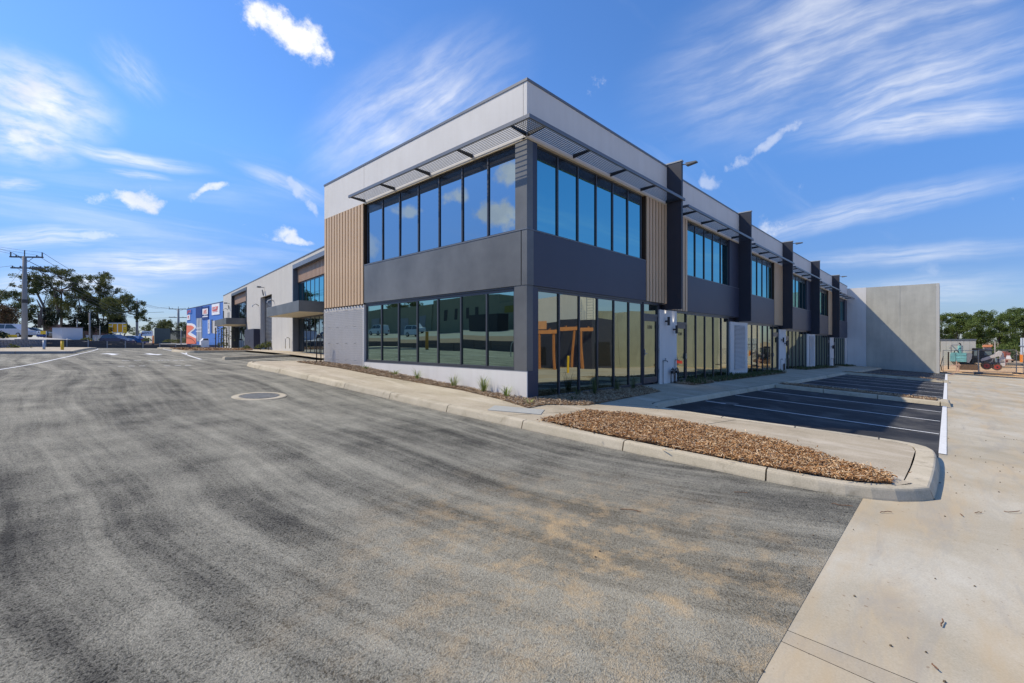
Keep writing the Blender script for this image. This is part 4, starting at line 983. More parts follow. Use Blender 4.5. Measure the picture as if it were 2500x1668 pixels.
s2 = sign('shop_sign', [(103, 512), (195, 500), (195, 665), (103, 680)], signwhite); wtext('M', 148, 590, .75, signred, s2, .10, 1.4)
sign('navy_panel', [(380, 275), (575, 240), (575, 575), (385, 610)], navy)
s3 = sign('shop_sign', [(592, 262), (795, 228), (782, 640), (590, 662)], navy)
a3 = sign('sign_block', [(603, 325), (775, 300), (775, 490), (603, 505)], signwhite, s3, .02, .09); wtext('ABS', 690, 415, .95, signorange, s3, .125, 1.25)
sign('sign_bar', [(603, 560), (775, 540), (775, 570), (603, 588)], signwhite, s3, .02, .09)
wtext('AUTO', 690, 522, .3, signwhite, s3, .10, 2.0)
s4 = sign('shop_sign', [(893, 180), (1140, 135), (1140, 490), (893, 518)], signwhite)
sign('sign_block', [(918, 268), (1095, 235), (1070, 365), (918, 390)], signred, s4, .02, .09); wtext('RAW', 1000, 312, .55, signwhite, s4, .125, 1.5)
sign('sign_bar', [(920, 415), (1090, 385), (1090, 395), (920, 425)], signred, s4, .02, .09)
s5 = sign('blade_sign', [(768, 670), (825, 662), (825, 1105), (768, 1105)], signwhite)
for ch, yy in zip('SAFETY', (705, 780, 845, 905, 950, 1045)): wtext(ch, 796, yy, .42, navy, s5, .10, 1.3)
gl = sign('glazed_panel', [(385, 620), (570, 600), (575, 1350), (395, 1360)], plain('shop_glazing', (.30, .33, .38), .3, .25, 1.5), S_, .02)
for yy in (935, 1040): sign('transom', [(388, yy - 12), (560, yy - 22), (560, yy + 2), (388, yy + 12)], signwhite, gl, .05, .03)
for xx in (430, 478, 525): sign('glazing_bar', [(xx, 615), (xx + 10, 612), (xx + 10, 1345), (xx, 1350)], signwhite, gl, .03, .03)
sign('roller_opening', [(865, 665), (905, 655), (905, 1095), (865, 1095)], plain('opening_dark', (.012, .02, .05), .6), S_, .02)
sign('roller_door', [(906, 700), (1040, 680), (1040, 1110), (906, 1100)], plain('door_pale', (.52, .51, .5), .6, .1, 2), S_, .02)
t = thing('white_van', 'white vehicle top showing behind the sleeper wall in front of the blue shop', 'vehicle', at(499, 840, 63), 0); t.scale = (.28, .5, .45)
MB().prism([(-1.7, -1.0), (-1.7, 1.0), (-1.2, 1.1), (-.7, 1.7), (1.3, 1.75), (1.6, 1.1), (1.7, -1.0)], 1, -.8, .8).build('body', signwhite, t); MB().prism([(-.95, 1.15), (-.6, 1.6), (1.2, 1.64), (1.4, 1.15)], 1, -.82, .82).build('window', dark_glass, t)
p = at(530, 846, 72); t = thing('black_fence_panel', 'black solid yard fence panel beside the blue shop', 'fence', p, 0)
MB().box(-.04, .04, -3.0, 4.0, -1.0, 2.75).build('panel', charcoal_shaded, t)
for y in (-3.0, .5, 4.0): MB().box(-.1, -.041, y - .05, y + .05, -1, 2.85).build('post', charcoal, t)

# ------------------------------------------------------------------ street side: verge, walls, poles, sign boards, cars
def SV(u, v):
    P = [(-14, 1.68), (-8, 1.66), (-4, 1.52), (0, 1.32), (4, 1.12), (10, 1.0), (40, .95)]
    z = P[0][1] if u <= P[0][0] else P[-1][1]
    for (a, x), (b, y) in zip(P, P[1:]):
        if a <= u <= b: z = x + (y - x) * (u - a) / (b - a)
    return z + max(0, min(1, (-1 - u) / 6)) * min(.45, max(0, v - 66) * .028)
tag(sheet('street_verge', [(-17, 66.25), (9.5, 66.25), (9.5, 91), (45, 91), (45, 170), (-40, 170), (-40, 66.25)], -.02, street_mat, 2.5, None, SV), kind='structure')
tag(sheet('garden_bed', [(-17, 44), (-10.7, 44), (-10.2, 47.8), (-7.55, 66.2), (-17, 66.2)], -.03, street_mat, 2, None, SV), kind='structure')
# retaining wall of sleepers between posts
RW = thing('sleeper_wall', 'low retaining wall of dark horizontal sleepers between pale posts', 'retaining wall')
posts = []
x = -8.6
tops = []
pp = [on_u(0, 0, 1)] and []
for px, ty in ((112, 830), (163, 830.3), (215, 830.8), (261.5, 833.5), (305.8, 834), (348.6, 836.7), (389.5, 838.5), (428.6, 840.5), (466.5, 841.5), (502.7, 842.5), (537, 842.5)):
    r = ray(px, ty); k = (66.0 - CAM.y) / r.y; q = CAM + r * k; posts.append((q.x, q.z))
sleeper = plain('sleeper_dark', (.105, .10, .10), .85, .2, 3, stretch=(.6, 3, 6)); post_mat = plain('wall_post', (.34, .34, .35), .7, .1, 3)
for (a, za), (b, zb) in zip(posts, posts[1:]):
    z0 = G(a, 66) - .1; zt = zb + (.02 if a > -2 else .06); n = max(4, round((zt - z0) / .21))
    for i in range(n):
        h = (zt - z0) / n; MB().box(a + .06, b - .06, 65.95 - .004 * (i % 2), 66.06, z0 + h * i + .008, z0 + h * (i + 1) - .008).build('sleeper', sleeper, RW)
for i, (a, z) in enumerate(posts): MB().box(a - .055, a + .055, 65.88, 66.10, .3, z + .03).build('post', post_mat, RW)
# block wall at the left
BWt = thing('block_wall', 'grey stacked block wall of square cells along the car park edge', 'wall')
A, Bp = Vector((-12.3, 34)), Vector((-7.62, 65.9)); d = (Bp - A); Ln = d.length; d.normalize(); nrm = Vector((d.y, -d.x))
blk = plain('wall_block', (.19, .195, .22), .85, .22, 1.4); ang = math.atan2(d.y, d.x)
cw = 1.06; n = int(Ln / cw); me = {}
for i in range(n):
    c = A + d * (i + .5) * cw; t_ = (i + .5) / n; zt = 1.60 + .10 * t_ if t_ < .62 else 1.74 - .02 * t_; z0 = G(c.x, c.y) + .0; rows = 5
    for j in range(rows):
        h = (zt - z0) / rows; rr = (i * 7 + j * 5) % 3
        if rr not in me: o = MB().box(-cw / 2 + .02, cw / 2 - .02, -.22, .2 + .02 * rr, .02, .98).build('wall_block', blk, BWt); me[rr] = o.data
        else: o = link('wall_block', me[rr], BWt)
        o.location = (c.x, c.y, z0 + h * j); o.rotation_euler = (0, 0, ang + math.pi); o.scale = (1, 1, h)
box_part('wall_core', plain('block_core', (.05, .05, .055), .9), BWt, 0, Ln, -.18, .1, -.4, 1.45).location = (A.x, A.y, 0)
BWt.children[-1].rotation_euler = (0, 0, ang)
for o in BWt.children:
    if o.name.startswith('wall_core'): o.rotation_euler = (0, 0, ang); o.scale = (1, 1, .9)
# left hand kerb with paving behind
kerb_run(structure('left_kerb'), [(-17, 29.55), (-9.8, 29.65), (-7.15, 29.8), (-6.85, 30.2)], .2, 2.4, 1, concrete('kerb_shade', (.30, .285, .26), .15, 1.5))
kerb_run(structure('left_kerb_return'), smooth_line([(-6.85, 30.25), (-6.5, 34), (-5.6, 42), (-4.4, 52), (-3.6, 56), (-7, 58)]), .2, 2.6, 1)
tag(sheet('left_paving', [(-17, 29.75), (-7.2, 30.0), (-6.9, 31), (-6.7, 34), (-5.8, 42), (-4.6, 52), (-4.2, 56), (-7.2, 57.7), (-8.6, 58.0), (-12.1, 34), (-17, 34)], .14, path_mat, 1.), kind='structure')
def bollard(px, py, d, h, r, mat, lab, cap=None):
    p = at(px, py, d); t = thing('bollard', lab, 'bollard', p, 0, 'bollards around the car park')
    MB().cyl((0, 0, -.3), (0, 0, h - .05), r, n=16).build('post', mat, t, True); MB().cyl((0, 0, h - .05), (0, 0, h), r * 1.06, r * .8, n=16).build('cap', cap or mat, t)
bollard(152, 863, 31, .86, .085, yellow_paint, 'yellow bollard on paving left of the entry road', plain('cap_yellow', (.62, .42, .03), .5)); bollard(107.5, 862.5, 31.5, .92, .07, steel, 'silver steel bollard left of the yellow one')
bollard(222.5, 851, 56, 1.02, .11, plain('orange_worn', (.55, .26, .03), .6, .2, 5), 'orange brown bollard standing against the sleeper wall'); bollard(374, 837, 60.5, .95, .085, orange_paint, 'orange bollard beside the white sign')
bollard(165, 847.5, 62, 1.2, .09, plain('pipe_white', (.5, .5, .5), .6), 'pale short post in front of the sleeper wall')
# power poles and lines
def pole(px, base_py, d, top_py, r0, r1, lab, arms, loc_rot):
    p = at(px, base_py, d); H = at(px, top_py, d).z - p.z
    t = thing('power_pole', lab, 'power pole', p, loc_rot, 'power poles along the street')
    MB().cyl((0, 0, -1), (0, 0, H * .93), r0, r1, 12).build('pole', post_conc, t, True); pts = []
    for frac, w, ins in arms:
        z = H * frac; m = MB(); m.box(-w, w, r1 - .02, r1 + .12, z - .06, z + .08)
        if ins > 1:
            for s in (-1, 1): m.cyl((s * w * .45, r1 + .05, z), (s * .05, r1 + .05, z - .55), .025, n=6)
        m.build('crossarm', plain('arm_dark', (.07, .075, .085), .7), t)
        for x in ([-w * .95, -w * .62, w * .62, w * .95] if ins == 2 else [-w * .9, -w * .4, w * .4, w * .9]):
            h = .45 if (ins == 2 and abs(x) > w * .8) else .14
            MB().cyl((x, r1 + .05, z + .07), (x, r1 + .05, z + .08 + h), .06, n=8).build('insulator', plain('insulator', (.10, .11, .12), .4), t)
            pts.append(Vector((math.cos(loc_rot) * x - math.sin(loc_rot) * (r1 + .05) + p.x, math.sin(loc_rot) * x + math.cos(loc_rot) * (r1 + .05) + p.y, p.z + z + .1 + h)))
    MB().cyl((0, 0, H * .9), (0, 0, H), .05, n=8).build('finial', MATS['insulator'], t)
    if r0 > .2:
        m = MB(); m.cyl((0, 0, H * .40), (0, 0, H * .44), r0 * .93, n=12); m.build('pole_band', plain('band_dark', (.06, .055, .05), .7), t)
    return pts
tr = math.atan2(-.726, .688)
A1 = pole(60, 826, 50, 611, .27, .17, 'tall thick concrete power pole with two crossarms at the left', [(.925, 1.65, 2), (.80, 1.55, 1)], tr + .1)
A2 = pole(334.5, 826, 92, 728, .26, .15, 'middle power pole behind the yellow billboard', [(.86, 1.5, 2)], tr - .5)
A3 = pole(435.5, 838, 112, 748.5, .34, .2, 'power pole with two crossarms left of the blue shop', [(.93, 2.2, 2), (.70, 2.2, 1)], tr + .2)
wire_mat = plain('wire_dark', (.05, .055, .06), .6)
def wire(a, b, sag, lab, r=.012):
    m = MB(); a, b = Vector(a), Vector(b); pts = [a + (b - a) * (i / 14) - Vector((0, 0, sag * 4 * (i / 14) * (1 - i / 14))) for i in range(15)]
    m.tube([p - a for p in pts], r, 4); tag(m.build('power_line', wire_mat, None, False, a), lab, 'power line', 'power lines strung between the poles')
LT = at(-400, 560, 40)
NTH = ['first', 'second', 'third', 'fourth']
for i in range(4): wire(A1[i], at(-260 - 30 * i, 500 + 8 * i, 34 + i * .6), .4, NTH[i] + ' thin wire from the left running off the picture edge from the top crossarm', .014)
for i in range(4): wire(A1[i], A2[i], .8, NTH[i] + ' insulator from the left, high wire from tall left pole to middle pole', .02)
for i in range(4): wire(A1[4 + i], A2[min(3, i)] - Vector((0, 0, 3.2)), .9, NTH[i] + ' from the left of the low wires from lower crossarm to middle pole', .02)
for i in range(3): wire(A2[i], A3[i], .6, NTH[i] + ' wire from the left between the middle pole and pole by blue shop', .022)
wire(A2[0] - Vector((0, 0, 3.2)), A3[5], .3, 'lowest wire between the middle pole and the pole by the shop', .022); wire(A1[4], at(-300, 668, 38), .2, 'wire leaving the lower crossarm to the left', .016)
wire(at(51, 660, 50), at(-60, 800, 42), 0, 'slanting stay wire below the left pole', .012); wire(at(105, 756, 70), at(400, 762, 78), .3, 'pale cable crossing in front of the trees', .03)
for px, d, top, lab in ((188, 78, 780, 'slim pale pole among the trees left of the billboard'), (219, 80, 764, 'grey post among tree trunks left of the billboard'), (244, 76, 796, 'thin grey pole between trees and billboard'), (442, 70, 806, 'slim pale post before the shop fence')):
    p = at(px, 836, d); MB_ = MB(); MB_.cyl((0, 0, -2), (0, 0, at(px, top, d).z - p.z), .12 if px == 219 else .07, n=8); tag(MB_.build('slim_pole', post_conc, None, True, p), lab, 'pole', 'slim poles near the street trees')
# yellow roadside hoarding
def board(px0, px1, y0, y1, d, name, lab, cat, mat, thick=.12, legs=(), legmat=None, leg_to=835):
    a, b = at(px0, y1, d), at(px1, y1, d); w = (b - a).length; h = at(px0, y0, d).z - a.z
    t = thing(name, lab, cat, a, math.atan2((b - a).y, (b - a).x)); MB().box(0, w, 0, thick, 0, h).build('panel', mat, t)
    for k in legs:
        MB().box(w * k - .06, w * k + .06, thick + .005, thick + .12, at(px0, leg_to, d).z - a.z - .6, h * .9).build('leg', legmat or steel, t)
    return t, w, h
orange_board = plain('board_orange', (.72, .33, .012), .6, .04, .6); yellow_board = plain('board_yellow', (.72, .46, .03), .6, .05, .8)
t, w, h = board(265, 308, 791, 813, 84, 'yellow_billboard', 'yellow and orange billboard on steel legs above the parked cars', 'billboard', yellow_board, .12, (.25, .62), steel, 832)
W2 = (at(308, 813, 84) - at(265, 813, 84)).length; k = W2 / 43
def bpan(x0, x1, y0, y1, mat, off, name='board_panel'): return box_part(name, mat, t, (x0 - 265) * k, (x1 - 265) * k, -off - .04, -off, (813 - y1) * k, (813 - y0) * k)
box_part('panel', yellow_board, t, W2 + .005, (308.5 - 265) * k, .01, .1, 0, h)
for x0, x1 in ((275.5, 286), (288.5, 299)): bpan(x0, x1, 792.5, 810.5, orange_board, .003)
bpan(286.2, 288.2, 791, 812, signwhite, .004); bpan(274.2, 275.3, 791.5, 811.5, signwhite, .003); bpan(299.2, 300.2, 791.5, 811.5, signwhite, .003); bpan(274.2, 300.2, 811.5, 812.6, signwhite, .003); bpan(266, 307, 788.6, 790.2, signwhite, .003)
for x0, x1, y0, y1, mt in ((266.5, 273, 791.5, 794, yellow_paint), (266.5, 273, 796, 797.5, signwhite), (266.5, 271, 804.5, 805.5, signred), (268.5, 271, 807, 809, signred), (301, 307.5, 791.5, 794, yellow_paint), (301, 307.5, 795.5, 797, signwhite), (302, 307, 804.5, 806, plain('board_brown', (.3, .17, .03), .7))):
    bpan(x0, x1, y0, y1, mt, .003, 'printed_line')
# white sign with dark capitals
t, w, h = board(346.5, 371, 808.5, 820.5, 74, 'white_sign', 'white roadside sign with dark capital letters and red swoosh', 'sign', signwhite, .1, (.97,), plain('post_white', (.6, .6, .62), .6), 834)
k = w / 24.5
text_part('lettering', 'APEX', 6.6 * k, plain('letter_dark', (.03, .03, .06), .6), t, Matrix.Translation((14.6 * k, -.012, 7.2 * k)) @ Matrix.Rotation(R(90), 4, 'X') @ Matrix.Shear('XY', 4, (.25, 0)) @ Matrix.Diagonal((1.15, 1, 1, 1)), .01)
m = MB(); m.prism([(-3.4 * k, -6 * k), (-2.2 * k, -6 * k), (1.2 * k, 5.5 * k), (5.4 * k, 6 * k), (6 * k, 8.2 * k), (-.6 * k, 8.2 * k), (-2.4 * k, 2.5 * k)], 1, -.03, -.004); m.build('swoosh', plain('swoosh_dark', (.16, .04, .07), .6), t)
box_part('lower_panel', signwhite, t, -8 * k, -2 * k, .02, .09, -1.5 * k, 6 * k)
t, w, h = board(89, 112, 808, 816, 66, 'small_sign_board', 'small low sign board half white and half yellow by the white kiosk', 'sign', signwhite, .08, (.1, .9), steel, 828)
box_part('board_panel', yellow_board, t, w * .43, w, -.03, -.002, 0, h); box_part('board_panel', navy, t, 0, w, -.03, -.002, -h * .75, -h * .22)
k = h; MB().prism([(w * .1, h * .15), (w * .14, h * .15), (w * .22, h * .62), (w * .32, h * .15), (w * .36, h * .15), (w * .23, h * .85)], 1, -.03, -.002).build('printed_mark', plain('letter_dark', (.03, .03, .06), .6), t)
t, w, h = board(229, 237, 820, 824, 72, 'wire_sign_frame', 'small empty sign frame on two legs near the bushes', 'sign frame', steel, .05, (.05, .95), steel, 834)
# white kiosk
a = at(127.5, 829, 68); t = thing('white_kiosk', 'plain white kiosk box behind the block wall', 'kiosk', a, tr + .25)
MB().hexa([(0, 0, -.6), (1.7, -.9, -.6), (3.6, .3, -.6), (1.9, 1.8, -.6)], [(0, 0, 1.75), (1.7, -.9, 1.75), (3.6, .3, 1.75), (1.9, 1.8, 1.75)]).build('wall', plain('kiosk_white', (.50, .52, .56), .6, .03, 1), t)
MB().hexa([(-.15, 0, 1.752), (1.7, -1.05, 1.752), (3.75, .3, 1.752), (1.9, 1.95, 1.752)], [(-.15, 0, 1.86), (1.7, -1.05, 1.86), (3.75, .3, 1.86), (1.9, 1.95, 1.86)]).build('roof', plain('kiosk_roof', (.10, .06, .06), .6), t)
t = thing('brick_house', 'low dark red roofed house behind the white kiosk', 'house', at(105, 826, 100), tr)
MB().box(0, 9, 0, 6, -1, 2.3).build('wall', plain('brick_dull', (.14, .075, .06), .9, .2, 2), t); MB().prism([(-.3, 2.301), (9.3, 2.301), (8, 3.0), (1, 3.0)], 1, -.4, 6.4).build('roof', plain('roof_dull', (.16, .09, .085), .8, .15, 2), t)
MB().box(1, 3, -.05, -.005, .3, 1.7).build('window', dark_glass, t)
a = at(180, 826, 92); b = at(262, 828, 92); t = thing('white_yard_wall', 'long low white wall behind the verge bushes', 'wall', a, math.atan2((b - a).y, (b - a).x)); MB().box(0, (b - a).length, 0, .2, -1.2, .62).build('wall', plain('wall_dull_white', (.56, .56, .57), .8), t)
for q in range(1, 5): MB().box((b - a).length * q / 5 - .01, (b - a).length * q / 5 + .01, -.01, -.002, -1.2, .6).build('joint', post_mat, t)
a = at(378, 834, 82); b = at(462, 836, 92); t = thing('dark_yard_fence', 'dark green grey yard fence beside the blue shop', 'fence', a, math.atan2((b - a).y, (b - a).x)); L_ = (b - a).length
MB().box(0, L_ * .42, 0, .1, -.4, 2.4).build('sheet_panel', plain('fence_green', (.055, .075, .07), .7), t)
for i in range(24): MB().box(L_ * .43 + i * L_ * .57 / 24, L_ * .43 + i * L_ * .57 / 24 + .07, 0, .07, -.4, 2.1).build('picket', plain('fence_black', (.03, .032, .035), .6), t)
MB().box(L_ * .43, L_, .071, .11, 1.9, 2.0).box(L_ * .43, L_, .071, .11, .2, .3).build('rail', MATS['fence_black'], t)
# cars
def car(p, rz, L, H, prof, roof, col, name, lab, cat, wheel_x, wr=.33, W_=.86, group='vehicles parked along the street', extra=None, winmat=None):
    t = thing(name, lab, cat, p, rz, group)
    m = MB(); n = len(prof)
    vs = [(x, -W_ if z < .5 else -W_ * (1 - .05 * z), z) for x, z in prof] + [(x, W_ if z < .5 else W_ * (1 - .05 * z), z) for x, z in prof]
    m.add(vs, [tuple(range(n)), tuple(range(n, 2 * n))[::-1]] + [(i, n + i, n + (i + 1) % n, (i + 1) % n) for i in range(n)])
    m.build('body', plain('car_' + col[0], col[1], .22, .02, 2, spec=.7), t)
    n = len(roof); zb = min(z for _, z in roof); zt = max(z for _, z in roof)
    wy = lambda z: W_ * (.95 - .17 * (z - zb) / max(.01, zt - zb)); m = MB()
    vs = [(x, -wy(z), z) for x, z in roof] + [(x, wy(z), z) for x, z in roof]
    m.add(vs, [tuple(range(n)), tuple(range(n, 2 * n))[::-1]] + [(i, n + i, n + (i + 1) % n, (i + 1) % n) for i in range(n)])
    m.build('cabin', MATS['car_' + col[0]], t)
    cx = sum(x for x, _ in roof) / n; cz = (zb + zt) / 2; q = [(cx + (x - cx) * .9, cz + .03 + (z - cz) * .72) for x, z in roof]
    xs = sorted(x for x, _ in q); xm = (xs[0] + xs[-1]) / 2
    for lo, hi in ((-99, xm - .06), (xm + .06, 99)):
        qq = clip_poly(clip_poly(q, 0, lo, False), 0, hi, True)
        for sgn in (-1, 1):
            vs = [(x, sgn * (wy(z) + .012), z) for x, z in qq]; m = MB(); m.add(vs + [(x, y - sgn * .02, z) for x, y, z in vs], [tuple(range(len(qq)))] + [(i, (i + 1) % len(qq), len(qq) + (i + 1) % len(qq), len(qq) + i) for i in range(len(qq))]); m.build('side_window', winmat or dark_glass, t)
    for x in wheel_x:
        for sgn in (-1, 1):
            w = MB().cyl((x, sgn * (W_ - .16), wr), (x, sgn * (W_ + .02), wr), wr, n=18).build('wheel', rubber, t); MB().cyl((x, sgn * (W_ + .021), wr), (x, sgn * (W_ + .03), wr), wr * .62, n=14).build('rim', steel, w)
    fx = max(x for x, _ in prof); bx_ = min(x for x, _ in prof)
    for sgn in (-1, 1):
        MB().box(fx - .12, fx + .01, sgn * W_ * .55 - .16, sgn * W_ * .55 + .16, .62, .76).build('headlight', plain('lamp_clear', (.6, .62, .65), .15), t); MB().box(bx_ - .01, bx_ + .1, sgn * W_ * .75 - .1, sgn * W_ * .75 + .1, .7, .95).build('tail_light', plain('lamp_red', (.35, .02, .02), .2), t)
    return t
HATCH = [(-1.95, .25), (-2.0, .75), (-1.9, 1.0), (.75, .98), (1.65, .84), (1.98, .62), (1.98, .25)]; HROOF = [(-1.9, .98), (-1.62, 1.46), (-.9, 1.54), (.0, 1.52), (.85, .97)]
SED = [(-2.2, .3), (-2.25, .8), (-2.1, .98), (-1.4, 1.0), (.9, .96), (1.9, .82), (2.2, .6), (2.2, .25)]; SROOF = [(-1.7, .98), (-.95, 1.40), (-.1, 1.45), (.35, 1.42), (1.15, .95)]
cr = tr
pz = at(287, 846, 69); car((pz.x, pz.y, 1.02), cr, 4, 1.5, HATCH, HROOF, ('navy', (.028, .035, .075)), 'parked_car', 'dark navy hatchback behind the sleeper wall, nose to the right', 'car', (-1.25, 1.3))
pz = at(320, 843, 73); car((pz.x, pz.y, .98), cr + math.pi, 4.4, 1.45, SED, SROOF, ('blue', (.012, .07, .22)), 'parked_car', 'bright blue sedan partly behind the navy hatchback', 'car', (-1.3, 1.35))
VAN = [(-2.4, .35), (-2.45, 1.05), (-2.35, 1.15), (1.5, 1.12), (2.35, 1.0), (2.45, .8), (2.45, .35)]; VROOF = [(-2.38, 1.1), (-2.25, 1.85), (-1.5, 1.92), (.6, 1.9), (1.6, 1.1)]
pz = at(33, 823, 66); car((pz.x, pz.y, pz.z - .05), cr, 4.9, 1.9, VAN, VROOF, ('silver', (.48, .49, .53)), 'parked_van', 'pale silver van parked left of the tall pole', 'van', (-1.5, 1.55))
pz = at(-14, 822, 74); car((pz.x, pz.y, pz.z), cr, 4.9, 1.9, VAN, VROOF, ('white', (.66, .67, .68)), 'parked_van', 'white van cut off by the left edge of the picture', 'van', (-1.5, 1.55))
pz = at(76, 823.5, 68); car((pz.x, pz.y, pz.z), cr + .5, 4.4, 1.45, SED, SROOF, ('slate', (.035, .055, .075)), 'parked_car', 'dark slate car half hidden by the tall pole', 'car', (-1.3, 1.35))
a = at(-10, 824, 58); t = thing('yellow_skip', 'yellow crate edge showing behind the flowering bush at far left', 'crate', a, tr); MB().box(0, 1.6, 0, 1.0, -.5, .35).build('body', yellow_paint, t)
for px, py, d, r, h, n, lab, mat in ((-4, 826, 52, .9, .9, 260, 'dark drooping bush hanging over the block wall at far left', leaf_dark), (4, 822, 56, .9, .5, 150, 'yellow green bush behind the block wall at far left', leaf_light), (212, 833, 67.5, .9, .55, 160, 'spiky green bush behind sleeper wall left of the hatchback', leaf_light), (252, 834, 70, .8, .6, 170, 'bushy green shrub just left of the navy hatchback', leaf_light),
       (358, 834, 70, .75, .62, 170, 'rounded green shrub under the white sign', leaf_light), (412, 836, 76, 1.0, .55, 160, 'green hedge clump before the dark yard fence', leaf_light), (434, 837, 78, .8, .6, 130, 'second green hedge clump by the pole near the shop', leaf_light), (451, 837, 84, .7, 1.0, 140, 'yellowish shrub at the left corner of the blue shop', leaf_light), (172, 845, 62, .75, .8, 170, 'dark bush growing in front of the sleeper wall', leaf_dark), (112, 838, 58, .5, .4, 70, 'reddish tuft behind the silver bollard', leaf_red)):
    shrub(px, py, d, r, h, n, lab, mat, 'shrubs along the street verge', .13)

# ------------------------------------------------------------------ trees
def tree(base, limbs, clumps, mat, lab, name='gum_tree', group=None, ls=.3, dens=1., trunk_r=.28):
    ls *= .82; dens *= 1.1
    """limbs: lists of points (local); clumps: (centre, rx, rz) leaf masses"""
    t = thing(name, lab, 'tree', base, 0, group); rnd = random.Random(int(base.x * 13 + base.y * 7))
    m = MB()
    for i, pts in enumerate(limbs):
        n = len(pts); r0 = trunk_r if i == 0 else trunk_r * .5
        m.tube(pts, [r0 * (1 - .72 * j / max(1, n - 1)) for j in range(n)], 6)
    m.build('trunk', bark, t, True); m = MB()
    for c, rx, rz in clumps:
        c = Vector(c); ry = rx * .8
        subs = [(c + Vector((rnd.gauss(0, .48) * rx, rnd.gauss(0, .48) * ry, rnd.gauss(0, .42) * rz)), rnd.uniform(.34, .6)) for _ in range(8)]
        n = int(dens * 26 * (rx * rz) / (ls * ls) * 1.25) + 40
        for _ in range(n):
            s, k = rnd.choice(subs)
            while True:
                q = Vector((rnd.uniform(-1, 1), rnd.uniform(-1, 1), rnd.uniform(-1, 1)))
                if q.length < 1: break
            leaf(m, rnd, s + Vector((q.x * rx * k, q.y * ry * k, q.z * rz * k * 1.1)), ls * .5)
    m.build('crown', mat, t)
    return t
def ptree(bx, by, d, forks, clumps, mat, lab, ls=.3, dens=1., tr_=.26, name='gum_tree'):
    """clump and fork points are read in the enlarged detail of the left side, then set out in depth"""
    rnd = random.Random(int(bx)); pxy = lambda x, y: (x / 4.9, 580 + y / 4.9)
    base = at(*pxy(bx, by), d); base.z = min(base.z, 1.6)
    def L(x, y, s=0.): q = at(*pxy(x, y), d); v = Vector(RY).to_3d() * s; return q + v - base
    limbs = []
    for f in forks: limbs.append([L(bx, by) - Vector((0, 0, 1.0))] + [L(x, y, rnd.gauss(0, .5)) for x, y in f])
    cl = [(L(x, y, rnd.gauss(0, 1.2)), rx / 4.9 * d / FPX, rz * 1.3 / 4.9 * d / FPX) for x, y, rx, rz in clumps]
    for (x, y, rx, rz), c in zip(clumps, cl):            # a thin limb out to every leaf mass
        f = min(forks, key=lambda f: min(abs(px - x) + abs(py - y) for px, py in f)); px, py = min(f, key=lambda p: abs(p[0] - x) + abs(p[1] - y) + (80 if p[1] < y else 0))
        limbs.append([L(px, py), (L(px, py) + c[0]) / 2 + Vector((0, 0, -.25)), c[0]])
    tree(base, limbs, cl, mat, lab, name, 'trees of the grove along the street', ls, dens, tr_)
ptree(660, 1065, 88, [[(655, 900), (640, 620), (560, 450)], [(655, 900), (690, 640), (700, 470)]], [(500, 390, 75, 32), (580, 410, 70, 32), (655, 380, 85, 34), (740, 425, 90, 42), (835, 445, 90, 42), (905, 480, 80, 45), (970, 520, 70, 45), (1015, 555, 40, 38), (625, 545, 62, 40), (710, 555, 90, 48), (800, 570, 80, 45), (880, 595, 70, 40), (950, 590, 50, 34), (700, 500, 50, 25)], leaf_gum, 'tallest umbrella shaped gum tree behind the white kiosk')
ptree(560, 1045, 84, [[(520, 820), (440, 640), (380, 500)], [(520, 820), (520, 600)]], [(340, 475, 90, 36), (420, 470, 90, 40), (500, 500, 80, 50), (545, 545, 45, 50), (450, 570, 100, 60), (390, 540, 60, 40), (240, 545, 65, 38), (200, 575, 35, 20), (420, 640, 80, 45), (510, 620, 60, 45), (380, 700, 60, 40), (560, 650, 40, 40)], leaf_gum, 'dense leaning gum tree just right of the tall pole')
ptree(470, 1010, 78, [[(465, 850), (430, 740)], [(400, 860), (300, 780)]], [(170, 690, 75, 40), (250, 680, 60, 45), (330, 770, 70, 50), (370, 840, 70, 60), (240, 770, 80, 45), (400, 900, 60, 50), (280, 860, 60, 50), (330, 930, 80, 50)], leaf_gum, 'short spreading gum tree behind the tall pole')
ptree(100, 1080, 72, [[(100, 960), (110, 860)]], [(80, 850, 110, 45), (170, 860, 90, 50), (60, 930, 110, 60), (170, 950, 110, 60), (90, 1010, 120, 60), (210, 1010, 90, 60), (20, 1050, 70, 30), (120, 1060, 120, 40)], leaf_red, 'rusty brown bushy tree at the left above the parked vans', .28, 1., .2, 'bushy_tree')
ptree(10, 1050, 90, [[(5, 900), (0, 760)]], [(-5, 720, 42, 40), (0, 770, 35, 30), (-60, 700, 80, 60), (-70, 800, 90, 70)], leaf_gum, 'tree cut off by the left edge of the picture')
ptree(740, 1065, 92, [[(735, 900), (745, 640)], [(735, 900), (800, 780), (890, 700)]], [(660, 640, 60, 45), (650, 720, 60, 50), (690, 800, 75, 50), (640, 790, 60, 50), (710, 880, 75, 55), (790, 900, 60, 45), (760, 690, 50, 45), (620, 880, 60, 45), (810, 960, 40, 40), (745, 760, 50, 40)], leaf_gum, 'slim gum tree with bare stems in the middle of the left grove')
ptree(540, 1060, 80, [[(540, 1000), (560, 940)]], [(500, 960, 70, 60), (580, 930, 70, 70), (440, 1000, 80, 60), (520, 1040, 90, 50), (640, 960, 60, 50), (370, 1020, 70, 50)], leaf_dark, 'low dark understorey tree between the pole and kiosk', .28, 1., .15, 'bushy_tree')
